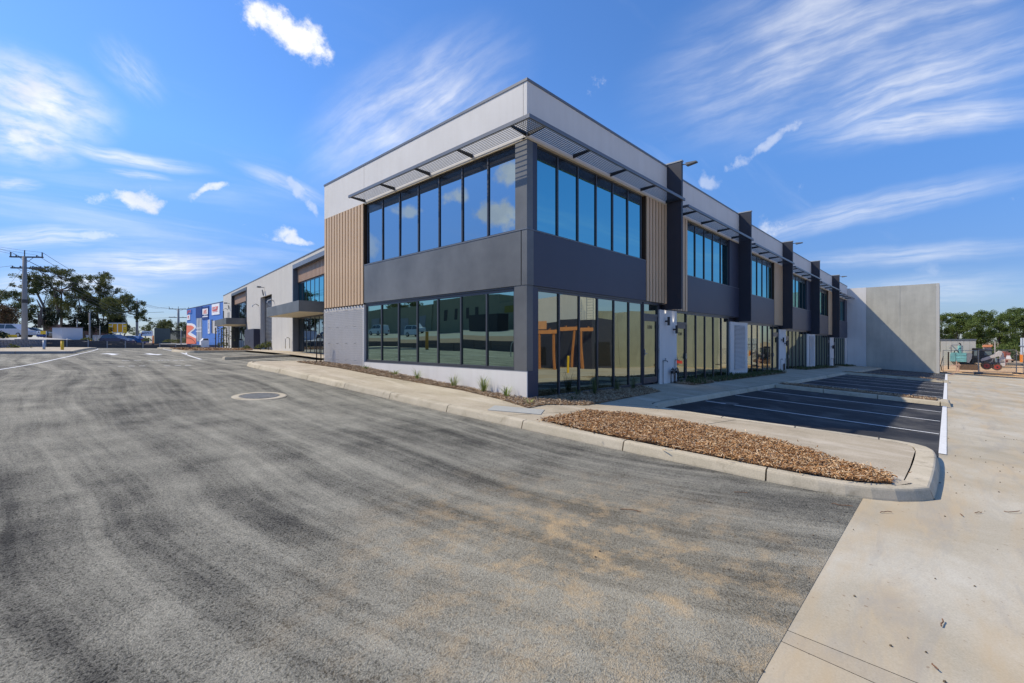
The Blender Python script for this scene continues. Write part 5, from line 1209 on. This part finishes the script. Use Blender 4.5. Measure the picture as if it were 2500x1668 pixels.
ptree(1010, 1150, 90, [[(1005, 950), (990, 740)], [(1005, 950), (880, 820)]], [(990, 610, 85, 40), (940, 650, 90, 50), (1040, 650, 70, 50), (880, 700, 85, 45), (970, 720, 100, 50), (1050, 740, 80, 60), (820, 770, 80, 42), (900, 790, 100, 50), (1000, 810, 90, 60), (790, 830, 60, 34), (870, 860, 80, 42)], leaf_light, 'pale yellow green gum tree right of the tall umbrella tree', .28)
ptree(1190, 1150, 94, [[(1190, 900), (1195, 560)], [(1190, 900), (1290, 720)]], [(1180, 465, 60, 36), (1140, 500, 55, 40), (1220, 510, 80, 48), (1290, 530, 70, 45), (1190, 570, 80, 45), (1300, 590, 60, 45), (1150, 640, 70, 45), (1240, 650, 90, 50), (1330, 640, 50, 35), (1100, 700, 60, 50), (1200, 740, 110, 60), (1280, 760, 90, 60), (1150, 830, 110, 60), (1240, 860, 110, 60)], leaf_gum, 'tall gum tree with a rounded top left of the billboard')
ptree(1330, 1130, 87, [[(1330, 950), (1420, 800)], [(1330, 950), (1550, 880), (1660, 900)]], [(1420, 700, 70, 40), (1490, 715, 70, 45), (1400, 770, 100, 55), (1500, 780, 90, 55), (1570, 810, 60, 55), (1350, 840, 100, 60), (1450, 860, 110, 60), (1560, 890, 80, 45), (1380, 930, 110, 55), (1480, 940, 80, 40), (1640, 860, 70, 45), (1700, 900, 60, 40), (1750, 920, 30, 30), (1640, 950, 70, 40), (1690, 980, 40, 24), (1560, 740, 30, 40), (1610, 780, 35, 30)], leaf_light, 'wide spreading tree over the yellow billboard', .3)
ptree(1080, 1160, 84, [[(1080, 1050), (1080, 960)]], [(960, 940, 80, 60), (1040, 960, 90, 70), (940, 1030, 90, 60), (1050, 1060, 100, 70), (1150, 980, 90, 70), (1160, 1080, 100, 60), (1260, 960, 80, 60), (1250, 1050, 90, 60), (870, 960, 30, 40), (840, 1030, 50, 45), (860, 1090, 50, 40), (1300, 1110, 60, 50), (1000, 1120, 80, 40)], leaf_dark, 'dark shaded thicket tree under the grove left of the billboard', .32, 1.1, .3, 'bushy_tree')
ptree(1480, 1130, 95, [[(1480, 1060), (1490, 1000)]], [(1500, 1050, 60, 50), (1540, 1090, 40, 40), (1460, 1100, 60, 40), (1400, 1010, 70, 50)], leaf_gum, 'small dark tree behind the right end of the billboard', .28, 1., .12)
ptree(1740, 1150, 120, [[(1740, 1120), (1740, 1090)]], [(1700, 1085, 45, 24), (1760, 1090, 45, 25), (1690, 1120, 50, 25), (1600, 1140, 50, 30)], leaf_gum, 'distant low tree above the white sign', .35, 1., .15)
ptree(1960, 1180, 115, [[(1960, 1100), (1960, 1040)], [(1960, 1100), (2040, 1040)]], [(1870, 1050, 50, 32), (1930, 1020, 60, 34), (1990, 1040, 60, 40), (1900, 1090, 70, 40), (2030, 1020, 60, 34), (2080, 1050, 60, 45), (1990, 1100, 80, 45), (2080, 1120, 80, 45)], leaf_gum, 'spreading tree left of the third power pole', .34, 1., .2)
ptree(2230, 1180, 112, [[(2230, 1100), (2220, 1060)]], [(2160, 1060, 60, 34), (2220, 1060, 60, 34), (2280, 1070, 50, 32), (2170, 1110, 80, 40), (2270, 1110, 70, 40), (2220, 1140, 90, 40)], leaf_gum, 'tree standing between third power pole and blue shop', .34, 1., .2)

# ------------------------------------------------------------------ building yard on the right
CR = math.atan2(-.726, .688)
rnd = random.Random(5)
RT = [(2300, 766, 'gum tree rising directly behind the edge of the concrete block'), (2337, 762, 'first full tree right of the concrete block'), (2362, 764, 'narrow crowned tree left of the tallest one'), (2396, 757, 'tree with an airy crown above the shed corner'), (2440, 765, 'lower crowned tree with a dip on its left side'), (2472, 752, 'tallest yard tree near the right edge'), (2500, 750, 'tree at the right edge of the picture'), (2535, 756, 'tree beyond the right edge')]
for i, (px, top, lab) in enumerate(RT):
    d = 80 + (i % 3) * 4; b = at(px, 872, d); H = at(px, top, d).z - b.z; k = d / FPX
    cl = [(Vector((rnd.gauss(0, .1), rnd.gauss(0, .3), H * .93)), 1.3, .6)]
    for j in range(16):
        z = H * (.12 + .78 * (j + .5) / 16); w = 1.9 * math.sin(math.pi * min(1, .25 + .68 * z / H)) + .35
        a = rnd.uniform(-1, 1); cl.append((Vector((RX.x * a * w + RY.x * rnd.gauss(0, .8), RX.y * a * w + RY.y * rnd.gauss(0, .8), z)), rnd.uniform(1.0, 1.5), rnd.uniform(.6, .95)))
    tree(b, [[(0, 0, -1), (.1, 0, H * .4), (0, .1, H * .85)], [(.1, 0, H * .35), (.8, -.8, H * .7)], [(.1, 0, H * .3), (-.7, .7, H * .65)]], cl, leaf_right, lab, 'yard_tree', 'trees behind the building yard', .25, .95, .16)
for px, py, r, h, lab in ((2392, 874, 1.6, 2.2, 'green scrub behind the loader left of the pole'), (2446, 876, 1.8, 2.4, 'thick green scrub behind the loader arm'), (2474, 872, 1.5, 2.8, 'leafy bush left of the corrugated tank'), (2420, 874, 1.8, 1.6, 'low scrub in the middle behind the machines')):
    shrub(px, py, 72, r, h, 700, lab, leaf_right, 'scrub at the back of the yard', .15)
# pale shed wall behind the excavator
a = on_u(2296, 884, 63); b = on_u(2382.5, 884, 63); t = thing('pale_shed', 'plain pale shed with a dark roof edge behind the teal excavator', 'shed', a, math.atan2((b - a).y, (b - a).x)); w = (b - a).length; h = on_u(2340, 831, 63).z - a.z
n = 6
for i in range(n): box_part('wall_panel', plain('shed_pale', (.50, .48, .44), .8, .04, 1), t, w * i / n + .006, w * (i + 1) / n - .006, 0, .15, -.4, h - .002)
box_part('side_wall', MATS['shed_pale'], t, w - .16, w - .01, .151, 4, -.4, h - .002); box_part('roof_edge', coping_mat, t, -.05, w + .06, -.06, 4.1, h, h + .14)
# teal excavator (details read at 11.75 px per photograph pixel)
def yard(name, lab, cat, X0, Y0, d, rz=CR):
    px = 2300 + X0 / 11.75; p = at(px, 810 + Y0 / 11.75, d); k = d / FPX / 11.75
    kx = abs(on_u(px + 5, 834, p.x).y - on_u(px - 5, 834, p.x).y) / 117.5      # side on to the line of sight, which runs along X here
    t = thing(name, lab, cat, p, R(-90)); return t, (lambda x, y: ((x - X0) * kx, (Y0 - y) * k)), k
teal = plain('excavator_teal', (.20, .47, .47), .5, .3, 1.5, spec=.5); mgrey = plain('machine_grey', (.25, .25, .27), .5, .1, 2); mblack = plain('machine_black', (.022, .022, .025), .5, .1, 3); mwhite = plain('loader_white', (.66, .62, .58), .55, .12, 2); mud = plain('muddy_steel', (.16, .10, .06), .85, .25, 4)
def side(m, Q, pts, y0, y1):
    q = [Q(*p) for p in pts]
    ar = sum(q[i - 1][0] * q[i][1] - q[i][0] * q[i - 1][1] for i in range(len(q)))
    return m.prism(q if ar > 0 else q[::-1], 1, y0, y1)
t, Q, k = yard('teal_excavator', 'teal excavator seen from behind the mesh fence with grey guard frame', 'excavator', 540, 1085, 51)
side(MB(), Q, [(232, 640), (250, 606), (380, 598), (690, 606), (698, 700), (690, 860), (225, 850), (220, 780)], -.9, .9).build('engine_cover', teal, t)
side(MB(), Q, [(700, 610), (800, 600), (855, 650), (835, 760), (770, 880), (700, 872)], -.9, .9).build('side_cover', mgrey, t)
side(MB(), Q, [(385, 612), (393, 612), (393, 852), (385, 852)], -.912, -.901).build('cover_seam', mblack, t)
side(MB(), Q, [(400, 640), (690, 640), (690, 668), (400, 668)], -.92, -.901).build('cover_rib', plain('teal_light', (.22, .56, .55), .4), t); side(MB(), Q, [(400, 740), (690, 740), (690, 762), (400, 762)], -.92, -.901).build('cover_rib', MATS['teal_light'], t)
m = MB(); pt = lambda x, y, yy: (Q(x, y)[0], yy, Q(x, y)[1])
for yy in (-.7, .6): m.tube([pt(255, 600, yy), pt(250, 420, yy), pt(272, 380, yy), pt(480, 378, yy), pt(560, 395, yy), pt(575, 600, yy)], .045, 6)
m.cyl(pt(265, 385, -.7), pt(265, 385, .6), .04, n=6); m.build('guard_frame', mgrey, t)
m = MB(); m.cyl(pt(520, 600, -.3), pt(520, 400, -.3), .2, n=14); m.build('exhaust_stack', teal, t); m = MB(); m.tube([pt(520, 400, -.3), pt(530, 350, -.3), pt(480, 325, -.3)], .06, 8); m.build('exhaust_pipe', mblack, t); m = MB(); m.cyl(pt(195, 470, -.7), pt(250, 460, -.7), .05, n=8); m.build('work_light', mgrey, t)
m = MB(); m.tube([pt(340, 600, -.5), pt(365, 545, -.5), pt(440, 540, -.5), pt(475, 600, -.5)], .05, 6); m.build('grab_rail', mblack, t)
cab = side(MB(), Q, [(845, 870), (845, 640), (870, 510), (1040, 500), (1050, 870)], -.8, .4).build('cab', mblack, t); side(MB(), Q, [(900, 680), (912, 545), (985, 540), (985, 680)], -.815, -.801).build('window', plain('cab_glass', (.16, .20, .20), .15), cab)
side(MB(), Q, [(848, 515), (855, 470), (1100, 468), (1110, 515)], -.85, .45).build('cab_roof', mblack, cab)
for yy in (-1.05, .65): side(MB(), Q, [(430, 1000), (480, 930), (1000, 930), (1060, 1000), (1000, 1082), (480, 1082)], yy, yy + .4).build('track', mud, t)
side(MB(), Q, [(500, 860), (900, 872), (900, 935), (500, 935)], -.6, .6).build('undercarriage', mblack, t)
for i in range(4): box_part('step', mblack, t, Q(850, 0)[0], Q(1000, 0)[0], -.95, -.81, Q(0, 720 + i * 45)[1], Q(0, 732 + i * 45)[1])
t, Q, k = yard('skid_steer_loader', 'dusty white skid steer loader with red wheel rims behind the mesh fence', 'loader', 1430, 1090, 50)
side(MB(), Q, [(1090, 800), (1130, 765), (1500, 640), (1640, 545), (1700, 560), (1690, 650), (1640, 690), (1480, 730), (1200, 830), (1100, 850)], -.95, -.80).build('lift_arm', mwhite, t); side(MB(), Q, [(1090, 800), (1130, 765), (1500, 640), (1640, 545), (1700, 560), (1690, 650), (1640, 690), (1480, 730), (1200, 830), (1100, 850)], .80, .95).build('lift_arm', mwhite, t)
side(MB(), Q, [(1640, 760), (1700, 600), (1740, 600), (1760, 720), (1795, 730), (1790, 960), (1700, 985), (1610, 860)], -.75, .75).build('tailgate', mwhite, t)
for y_ in (820, 858): side(MB(), Q, [(1650, y_), (1765, y_), (1765, y_ + 18), (1650, y_ + 18)], -.765, -.751).build('printed_line', mblack, t)
side(MB(), Q, [(1800, 735), (1815, 740), (1810, 960), (1795, 960)], -.6, .6).build('rear_stripe', signred, t)
side(MB(), Q, [(1100, 900), (1150, 780), (1450, 760), (1640, 780), (1640, 920), (1400, 930), (1150, 940)], -.6, .6).build('chassis', plain('chassis_dull', (.20, .18, .16), .7), t)
cab = side(MB(), Q, [(1060, 880), (1070, 530), (1110, 500), (1420, 510), (1450, 690), (1440, 800)], -.58, .58).build('cab', mblack, t); side(MB(), Q, [(1200, 680), (1215, 565), (1400, 560), (1425, 660)], -.6, -.581).build('window', MATS['cab_glass'], cab)
m = MB(); m.tube([pt(1450, 740, -.85), pt(1420, 850, -.85), pt(1340, 880, -.85)], .035, 6); m.build('hydraulic_hose', mwhite, t); m = MB(); m.cyl(pt(1540, 870, -.85), pt(1530, 740, -.85), .10, n=10); m.build('lift_cylinder', plain('cylinder_blue', (.20, .26, .30), .4), t)
for x_, y_, r_ in ((1265, 980, 105), (1560, 1000, 100)):
    for yy in (-.95, .6):
        w = MB().cyl((Q(x_, y_)[0], yy, Q(x_, y_)[1]), (Q(x_, y_)[0], yy + .35, Q(x_, y_)[1]), r_ * k, n=20).build('wheel', mud, t); MB().cyl((Q(x_, y_)[0], yy - .012, Q(x_, y_)[1]), (Q(x_, y_)[0], yy - .001, Q(x_, y_)[1]), r_ * k * .62, n=16).build('rim', red_rim, w); MB().cyl((Q(x_, y_)[0], yy - .05, Q(x_, y_)[1]), (Q(x_, y_)[0], yy - .0125, Q(x_, y_)[1]), r_ * k * .2, n=10).build('hub', mblack, w)
t, Q, k = yard('orange_roofed_machine', 'orange roofed machine cab showing above the loader', 'machine', 1310, 900, 56)
side(MB(), Q, [(1190, 900), (1190, 440), (1420, 440), (1420, 900)], 0, 1.4).build('cab', mgrey, t); side(MB(), Q, [(1170, 440), (1180, 395), (1240, 378), (1445, 376), (1450, 405), (1420, 438)], -.15, 1.5).build('roof', plain('roof_orange', (.62, .25, .12), .6), t)
# temporary mesh fence
galv = plain('fence_galv', (.40, .38, .35), .5, .12, 3, metal=.3)
def fence_panel(x0, x1, ytop, ybot, d0, d1, lab):
    a, b = at(2300 + x0 / 11.75, 810 + ybot / 11.75, d0), at(2300 + x1 / 11.75, 810 + ybot / 11.75, d1); a2 = at(2300 + x0 / 11.75, 810 + ytop / 11.75, d0)
    h = a2.z - a.z; w = (b - a).length; t = thing('mesh_fence_panel', lab, 'fence panel', a, math.atan2((b - a).y, (b - a).x), 'temporary mesh fence panels across the yard')
    m = MB(); m.cyl((0, 0, -.1), (0, 0, h), .024, n=8).cyl((w, 0, -.1), (w, 0, h), .024, n=8).cyl((0, 0, h), (w, 0, h), .022, n=8).cyl((0, 0, .06), (w, 0, .06), .022, n=8); m.build('frame', galv, t)
    m = MB()
    for i in range(1, int(w / .075)): m.cyl((i * .075, 0, .06), (i * .075, 0, h), .0035, n=3, cap=False)
    for i in range(1, int(h / .2)): m.cyl((0, 0, i * .2), (w, 0, i * .2), .0035, n=3, cap=False)
    o = m.build('mesh', galv, t); o['kind'] = 'stuff'
    for x in (0, w): MB().box(x - .3, x + .3, -.11, .11, -.12, .01).build('foot', plain('fence_foot', (.16, .15, .14), .9), t)
    MB().tube([(w, 0, h * .62), (w + .18, .3, .02)], .02, 6).build('brace', galv, t)
fence_panel(30, 1035, 535, 1160, 47, 45.5, 'temporary mesh panel before the teal excavator'); fence_panel(1050, 2140, 525, 1165, 45.5, 45, 'temporary mesh panel before the white loader'); fence_panel(2330, 3300, 600, 1190, 43.5, 43, 'temporary mesh panel running out at the right edge')
t, Q, k = yard('rusty_stake', 'rusty brown steel stake left of the excavator', 'stake', 180, 1020, 46); MB().box(-.05, .05, -.05, .05, -.2, (1020 - 580) * k).build('post', plain('rust', (.13, .06, .035), .9), t)
t, Q, k = yard('pink_barricade', 'small pinkish timber barricade at the end of the parking strip', 'barricade', 415, 1130, 43.5); pink = plain('raw_timber_pink', (.55, .34, .25), .8)
m = MB(); m.box(-.04, .04, -.04, .04, -.1, .95).box(.12, .19, -.03, .03, -.1, .75); m.build('post', pink, t); m = MB(); m.hexa([(-.4, -.06, .48), (.3, -.06, .55), (.3, -.041, .55), (-.4, -.041, .48)], [(-.4, -.06, .57), (.3, -.06, .64), (.3, -.041, .64), (-.4, -.041, .57)]); m.build('rail', pink, t)
p = at(2332, 912, 43.5); q = at(2311, 919, 41); m = MB(); m.tube([Vector((0, 0, .02)), (Vector(q) - Vector(p)) * .5 + Vector((0, 0, .03)), Vector(q) - Vector(p) + Vector((0, 0, .02))], .05, 6); tag(m.build('timber_rail', pink, None, False, p), 'fallen pink timber rail leading to the white strip', 'timber rail')
m = MB(); p = at(2303, 870, 46.5); m.tube([(0, 0, 0), (.25, .1, -.5), (.55, .2, -.95), (.8, .1, -1.5)], .03, 6); tag(m.build('black_hose', mblack, None, False, p), 'black hose hanging by the concrete block corner', 'hose')
t, Q, k = yard('site_pole', 'tall slim steel pole with a ball top in the yard', 'pole', 1520, 560, 62); MB().cyl((0, 0, -2.5), (0, 0, (560 - 270) * k), .07, n=10).build('pole', galv, t); MB().cyl((0, 0, (560 - 270) * k), (0, 0, (560 - 235) * k), .12, .05, n=10).build('cap', mblack, t)
t, Q, k = yard('corrugated_tank', 'pale blue corrugated tank on an orange frame at the right edge', 'tank', 2240, 850, 53)
for i in range(12): MB().cyl((.12 + i * .19, 0, (850 - 660) * k), (.12 + i * .19, 0, (850 - 420) * k), .1, n=8).cyl((.12 + i * .19, .05, (850 - 400) * k), (.12 + i * .19, .05, (850 - 180) * k), .1, n=8).build('corrugated_rib', plain('tank_blue', (.46, .52, .60), .5, .05, 2), t)
MB().box(-.08, 2.4, -.14, .2, (850 - 420) * k, (850 - 398) * k).build('band', plain('tank_band', (.25, .30, .38), .5), t)
for x in (-.02, .9, 1.8): MB().box(x, x + .24, -.08, .12, -.1, (850 - 655) * k).build('leg', orange_paint, t)
MB().box(.25, .88, .0, .1, .02, (850 - 720) * k).build('shadow_box', mblack, t)
t, Q, k = yard('wheelie_bin', 'dark green wheelie bin beside the corrugated tank', 'bin', 2165, 840, 54); MB().hexa([(-.22, -.2, .1), (.22, -.2, .1), (.22, .3, .1), (-.22, .3, .1)], [(-.3, -.3, .6), (.3, -.3, .6), (.3, .36, .6), (-.3, .36, .6)]).build('body', plain('bin_green', (.035, .05, .03), .6), t); MB().box(-.32, .32, -.32, .4, .601, .68).build('lid', mblack, t); MB().cyl((-.3, .3, .1), (.3, .3, .1), .1, n=10).build('wheel', rubber, t)
t, Q, k = yard('sack_stack', 'white sack with a dull red top on pale timbers', 'sack', 1905, 810, 55)
m = MB(); m.hexa([(-.22, -.2, .12), (.24, -.2, .08), (.26, .25, .1), (-.2, .25, .1)], [(-.16, -.15, .52), (.14, -.15, .52), (.16, .2, .52), (-.14, .2, .52)]); m.build('sack', signwhite, t); MB().hexa([(-.14, -.12, .521), (.12, -.12, .521), (.12, .18, .521), (-.12, .18, .521)], [(-.18, -.12, .85), (.18, -.12, .88), (.16, .18, .88), (-.18, .18, .85)]).build('top', plain('dull_red', (.28, .09, .08), .8), t)
for i in range(3): MB().box(-.35 + .1 * i, 1.0 + .05 * i, -.3 + .25 * i, -.14 + .25 * i, -.02, .08).build('timber', pink, t)
t, Q, k = yard('red_drum', 'dull red drum behind the loader tailgate', 'drum', 1790, 640, 56); MB().cyl((0, 0, -1), (0, 0, .32), .3, n=14).build('body', plain('dull_red2', (.32, .10, .07), .7), t); MB().cyl((0, 0, .321), (0, 0, .35), .31, n=14).build('rim', mgrey, t)

# ------------------------------------------------------------------ what the mirror glass shows from behind the camera
tilt = concrete('tilt_concrete', (.43, .45, .37), .2, .4)
t = thing('tilt_up_warehouse', 'long pale precast warehouse reflected in the long shopfront', 'building', (60, -16, -2.65))
for i in range(7): box_part('wall_panel', tilt, t, 0, .2, -4.0 * (i + 1) + .05, -4.0 * i, -1, 9.2)
for i in range(5): box_part('side_panel', wall_grey, t, .201 + 4 * i, 4.19 + 4 * i, -.2, 0, -1, 9.2)
box_part('roof', coping_mat, t, .21, 20, -28, -.21, 8.7, 8.9)
t = thing('white_workshop', 'tall white workshop wall reflected above the timber porch', 'building', (52, -34, -2))
box_part('wall', white_wall, t, 0, 5, -22, -1, -1, 11); box_part('wall', charcoal_shaded, t, -7, -.01, -7, 6, -1, 6.6); box_part('door', mblack, t, -7.06, -7.01, -5.5, -1.8, 0, 3.0); box_part('door', mblack, t, -6.2, -2.2, 6.005, 6.05, 0, 3.2)
tim = plain('porch_timber', (.50, .21, .08), .6, .12, 2)
def obl(name, mat, a, b, w, z0, z1):
    a, b = Vector(a), Vector(b); d = (b - a).normalized(); q = Vector((-d.y, d.x)) * w / 2; c = [a - q, b - q, b + q, a + q]
    MB().hexa([(p.x, p.y, z0) for p in c], [(p.x, p.y, z1) for p in c]).build(name, mat, t)
for x, y in ((-12.4, 1.4), (-11.0, 2.8), (-9.3, 4.5), (-8.5, 5.5)): box_part('porch_post', tim, t, x - .12, x + .12, y - .12, y + .12, -.5, 4.9)
obl('porch_beam', tim, (-13.2, .7), (-7.4, 6.5), .25, 4.9, 5.4); obl('porch_beam', tim, (-13.6, -3), (-13.2, .7), .25, 4.9, 5.4)
for q in range(5): obl('rafter', tim, (-12.6 + q * 1.2, 1.3 + q * 1.2), (-9.5 + q * 1.2, -1.5 + q * 1.2), .1, 5.41, 5.6)
obl('porch_fascia', plain('porch_fascia', (.52, .26, .13), .7), (-14, -3.5), (-9.6, .4), .3, 5.61, 6.7); obl('porch_wall', plain('porch_stucco', (.55, .33, .2), .8), (-12.8, -2.2), (-12.0, -1.5), .25, -.5, 4.8)
obl('porch_wall', mblack, (-13.6, -4.2), (-9.6, -.8), .2, -.5, 4.7)
m = MB(); 
for x in (-.6, .6): m.cyl((-.3, 1.2 + x, 6.6), (-.3, 1.2 + x, 12.2), .05, n=6)
for i in range(14): m.cyl((-.3, .6, 6.8 + .4 * i), (-.3, 1.8, 6.8 + .4 * i), .03, n=4)
m.build('roof_ladder', steel, t)
bp = Vector((22.1, -14.9, G(22.1, -14.9))); t = thing('bollard', 'yellow bollard on the concrete, reflected in the second shopfront pane', 'bollard', bp); MB().cyl((0, 0, -.2), (0, 0, 1.35), .1, n=14).build('post', yellow_paint, t); MB().cyl((0, 0, 1.35), (0, 0, 1.42), .105, .08, n=14).build('cap', MATS['cap_yellow'], t)
p = Vector((53, -20.5, G(53, -20.5))); t = thing('red_mini_excavator', 'red mini excavator reflected at the edge of the second unit glass', 'excavator', p, 1.2)
MB().prism([(-1.2, .7), (1.0, .7), (1.1, 1.3), (.6, 1.6), (-1.0, 1.6), (-1.3, 1.2)], 1, -.8, .8).build('body', signred, t); MB().box(-.3, .7, -.6, .6, 1.61, 2.5).build('cab', mblack, t)
for y in (-.9, .55): MB().prism([(-1.2, .1), (1.2, .1), (1.4, .35), (1.2, .6), (-1.2, .6), (-1.4, .35)], 1, y, y + .35).build('track', mud, t)
MB().box(1.0, 1.8, -.15, .15, .5, .9).build('blade_arm', signred, t)
# street behind the camera's left shoulder, seen in the street windows
tag(sheet('raised_bed', [(-26, -40), (-20.3, -40), (-20.3, 130), (-26, 130)], 0, plain('bark_bed', (.17, .10, .065), .9, .25, 1.2), 3, None, lambda u, v: 1.42 + .6 * (-20.3 - u) / 5.7), kind='structure')
tag(sheet('street_road', [(-44, -60), (-26.01, -60), (-26.01, 130), (-44, 130)], 0, plain('street_grey', (.22, .225, .215), .9, .12, .5), 4, None, lambda u, v: 2.02 + (-26 - u) * .07), kind='structure')
t = thing('sleeper_wall', 'long dark sleeper wall reflected in the lower street windows', 'retaining wall', (-20.2, 0, 0))
for i in range(48):
    y = -20 + i * 2.5
    for j in range(4): MB().box(0, .12, y + .04, y + 2.46, .2 + j * .33, .52 + j * .33).build('sleeper', sleeper, t)
t = thing('olive_warehouse', 'dull olive warehouse across the street reflected in the lower street windows', 'building', (-44, 0, 2.8))
olive = plain('olive_render', (.27, .255, .17), .85, .06, .5)
for i, (y0, y1, h) in enumerate(((-10, 22, 5.5), (22.02, 40, 5.2), (40.02, 46, 5.0), (46.02, 63, 6.6), (63.02, 78, 5.9), (78.02, 120, 5.8))): box_part('wall', olive, t, -12, -.2 * (i % 2), y0, y1, -1, h)
for y in (24, 34, 65, 72, 82): box_part('roller_door', mgrey, t, .001, .06, y, y + 4, -.5, 3.8)
for y in (48, 50.6, 53.2, 56, 59): box_part('window', mblack, t, -.199, -.17, y, y + .9, 2.6, 4.6)
box_part('sign_board', plain('sign_olive', (.25, .2, .02), .6), t, .001, .05, 41, 44.5, 3.2, 4.4)
p = Vector((-35, 67.5, 2.62)); car(p, R(90), 4.9, 1.9, VAN, VROOF, ('white', (.66, .67, .68)), 'parked_ute', 'white ute reflected in the first street window from the left', 'ute', (-1.5, 1.55), .38)
p = Vector((-35, 56, 2.62)); car(p, R(-90), 4.9, 1.9, VAN, VROOF, ('white', (.66, .67, .68)), 'parked_wagon', 'white four wheel drive wagon reflected in the lower street windows', 'wagon', (-1.5, 1.55), .38)
t = thing('black_container', 'black shipping container reflected in the street windows', 'container', (-38, 43, 2.8)); box_part('body', mblack, t, -2.4, 0, -3, 3.2, 0, 2.7); box_part('door', mgrey, t, -2.3, -.1, 3.201, 3.25, .1, 2.6)
bp = Vector((-13.4, 22.7, G(-13.4, 22.7))); t = thing('bollard', 'orange brown bollard reflected in the fourth lower street window', 'bollard', bp); MB().cyl((0, 0, -.2), (0, 0, 1.45), .12, n=14).build('post', MATS['orange_worn'], t)
t = thing('bike_rack', 'row of steel bike hoops reflected by the corner post', 'bike rack', (-12.5, 9.5, G(-12.5, 9.5)), R(60))
for i in range(3): m = MB(); m.tube([(i * 1.0 - .38, 0, -.1), (i * 1.0 - .38, 0, .6)] + [(i * 1.0 - math.cos(a) * .38, 0, .6 + math.sin(a) * .38) for a in (.5, 1.05, 1.57, 2.1, 2.6)] + [(i * 1.0 + .38, 0, .6), (i * 1.0 + .38, 0, -.1)], .03, 8); m.build('hoop', steel, t)
for i, (x, y, h) in enumerate(((-60, 40, 10), (-58, 90, 10), (-64, 104, 12))):
    rnd = random.Random(i); cl = [(Vector((rnd.gauss(0, 1.6), rnd.gauss(0, 1.6), h * (.45 + .5 * rnd.random()))), rnd.uniform(1, 1.8), rnd.uniform(.7, 1.2)) for _ in range(14)]
    tree(Vector((x, y, 2)), [[(0, 0, -1), (.2, 0, h * .5), (0, 0, h * .9)]], cl, leaf_gum, ['dark tree reflected above the street window corner', 'tree reflected at the left end of the street windows', 'taller tree reflected at the left end of the street windows'][i], 'gum_tree', None, .35, .9, .3)
m = None
print('objects', len(bpy.data.objects), 'tris', sum(sum(len(p.vertices) - 2 for p in o.data.polygons) for o in bpy.data.objects if o.type == 'MESH'))
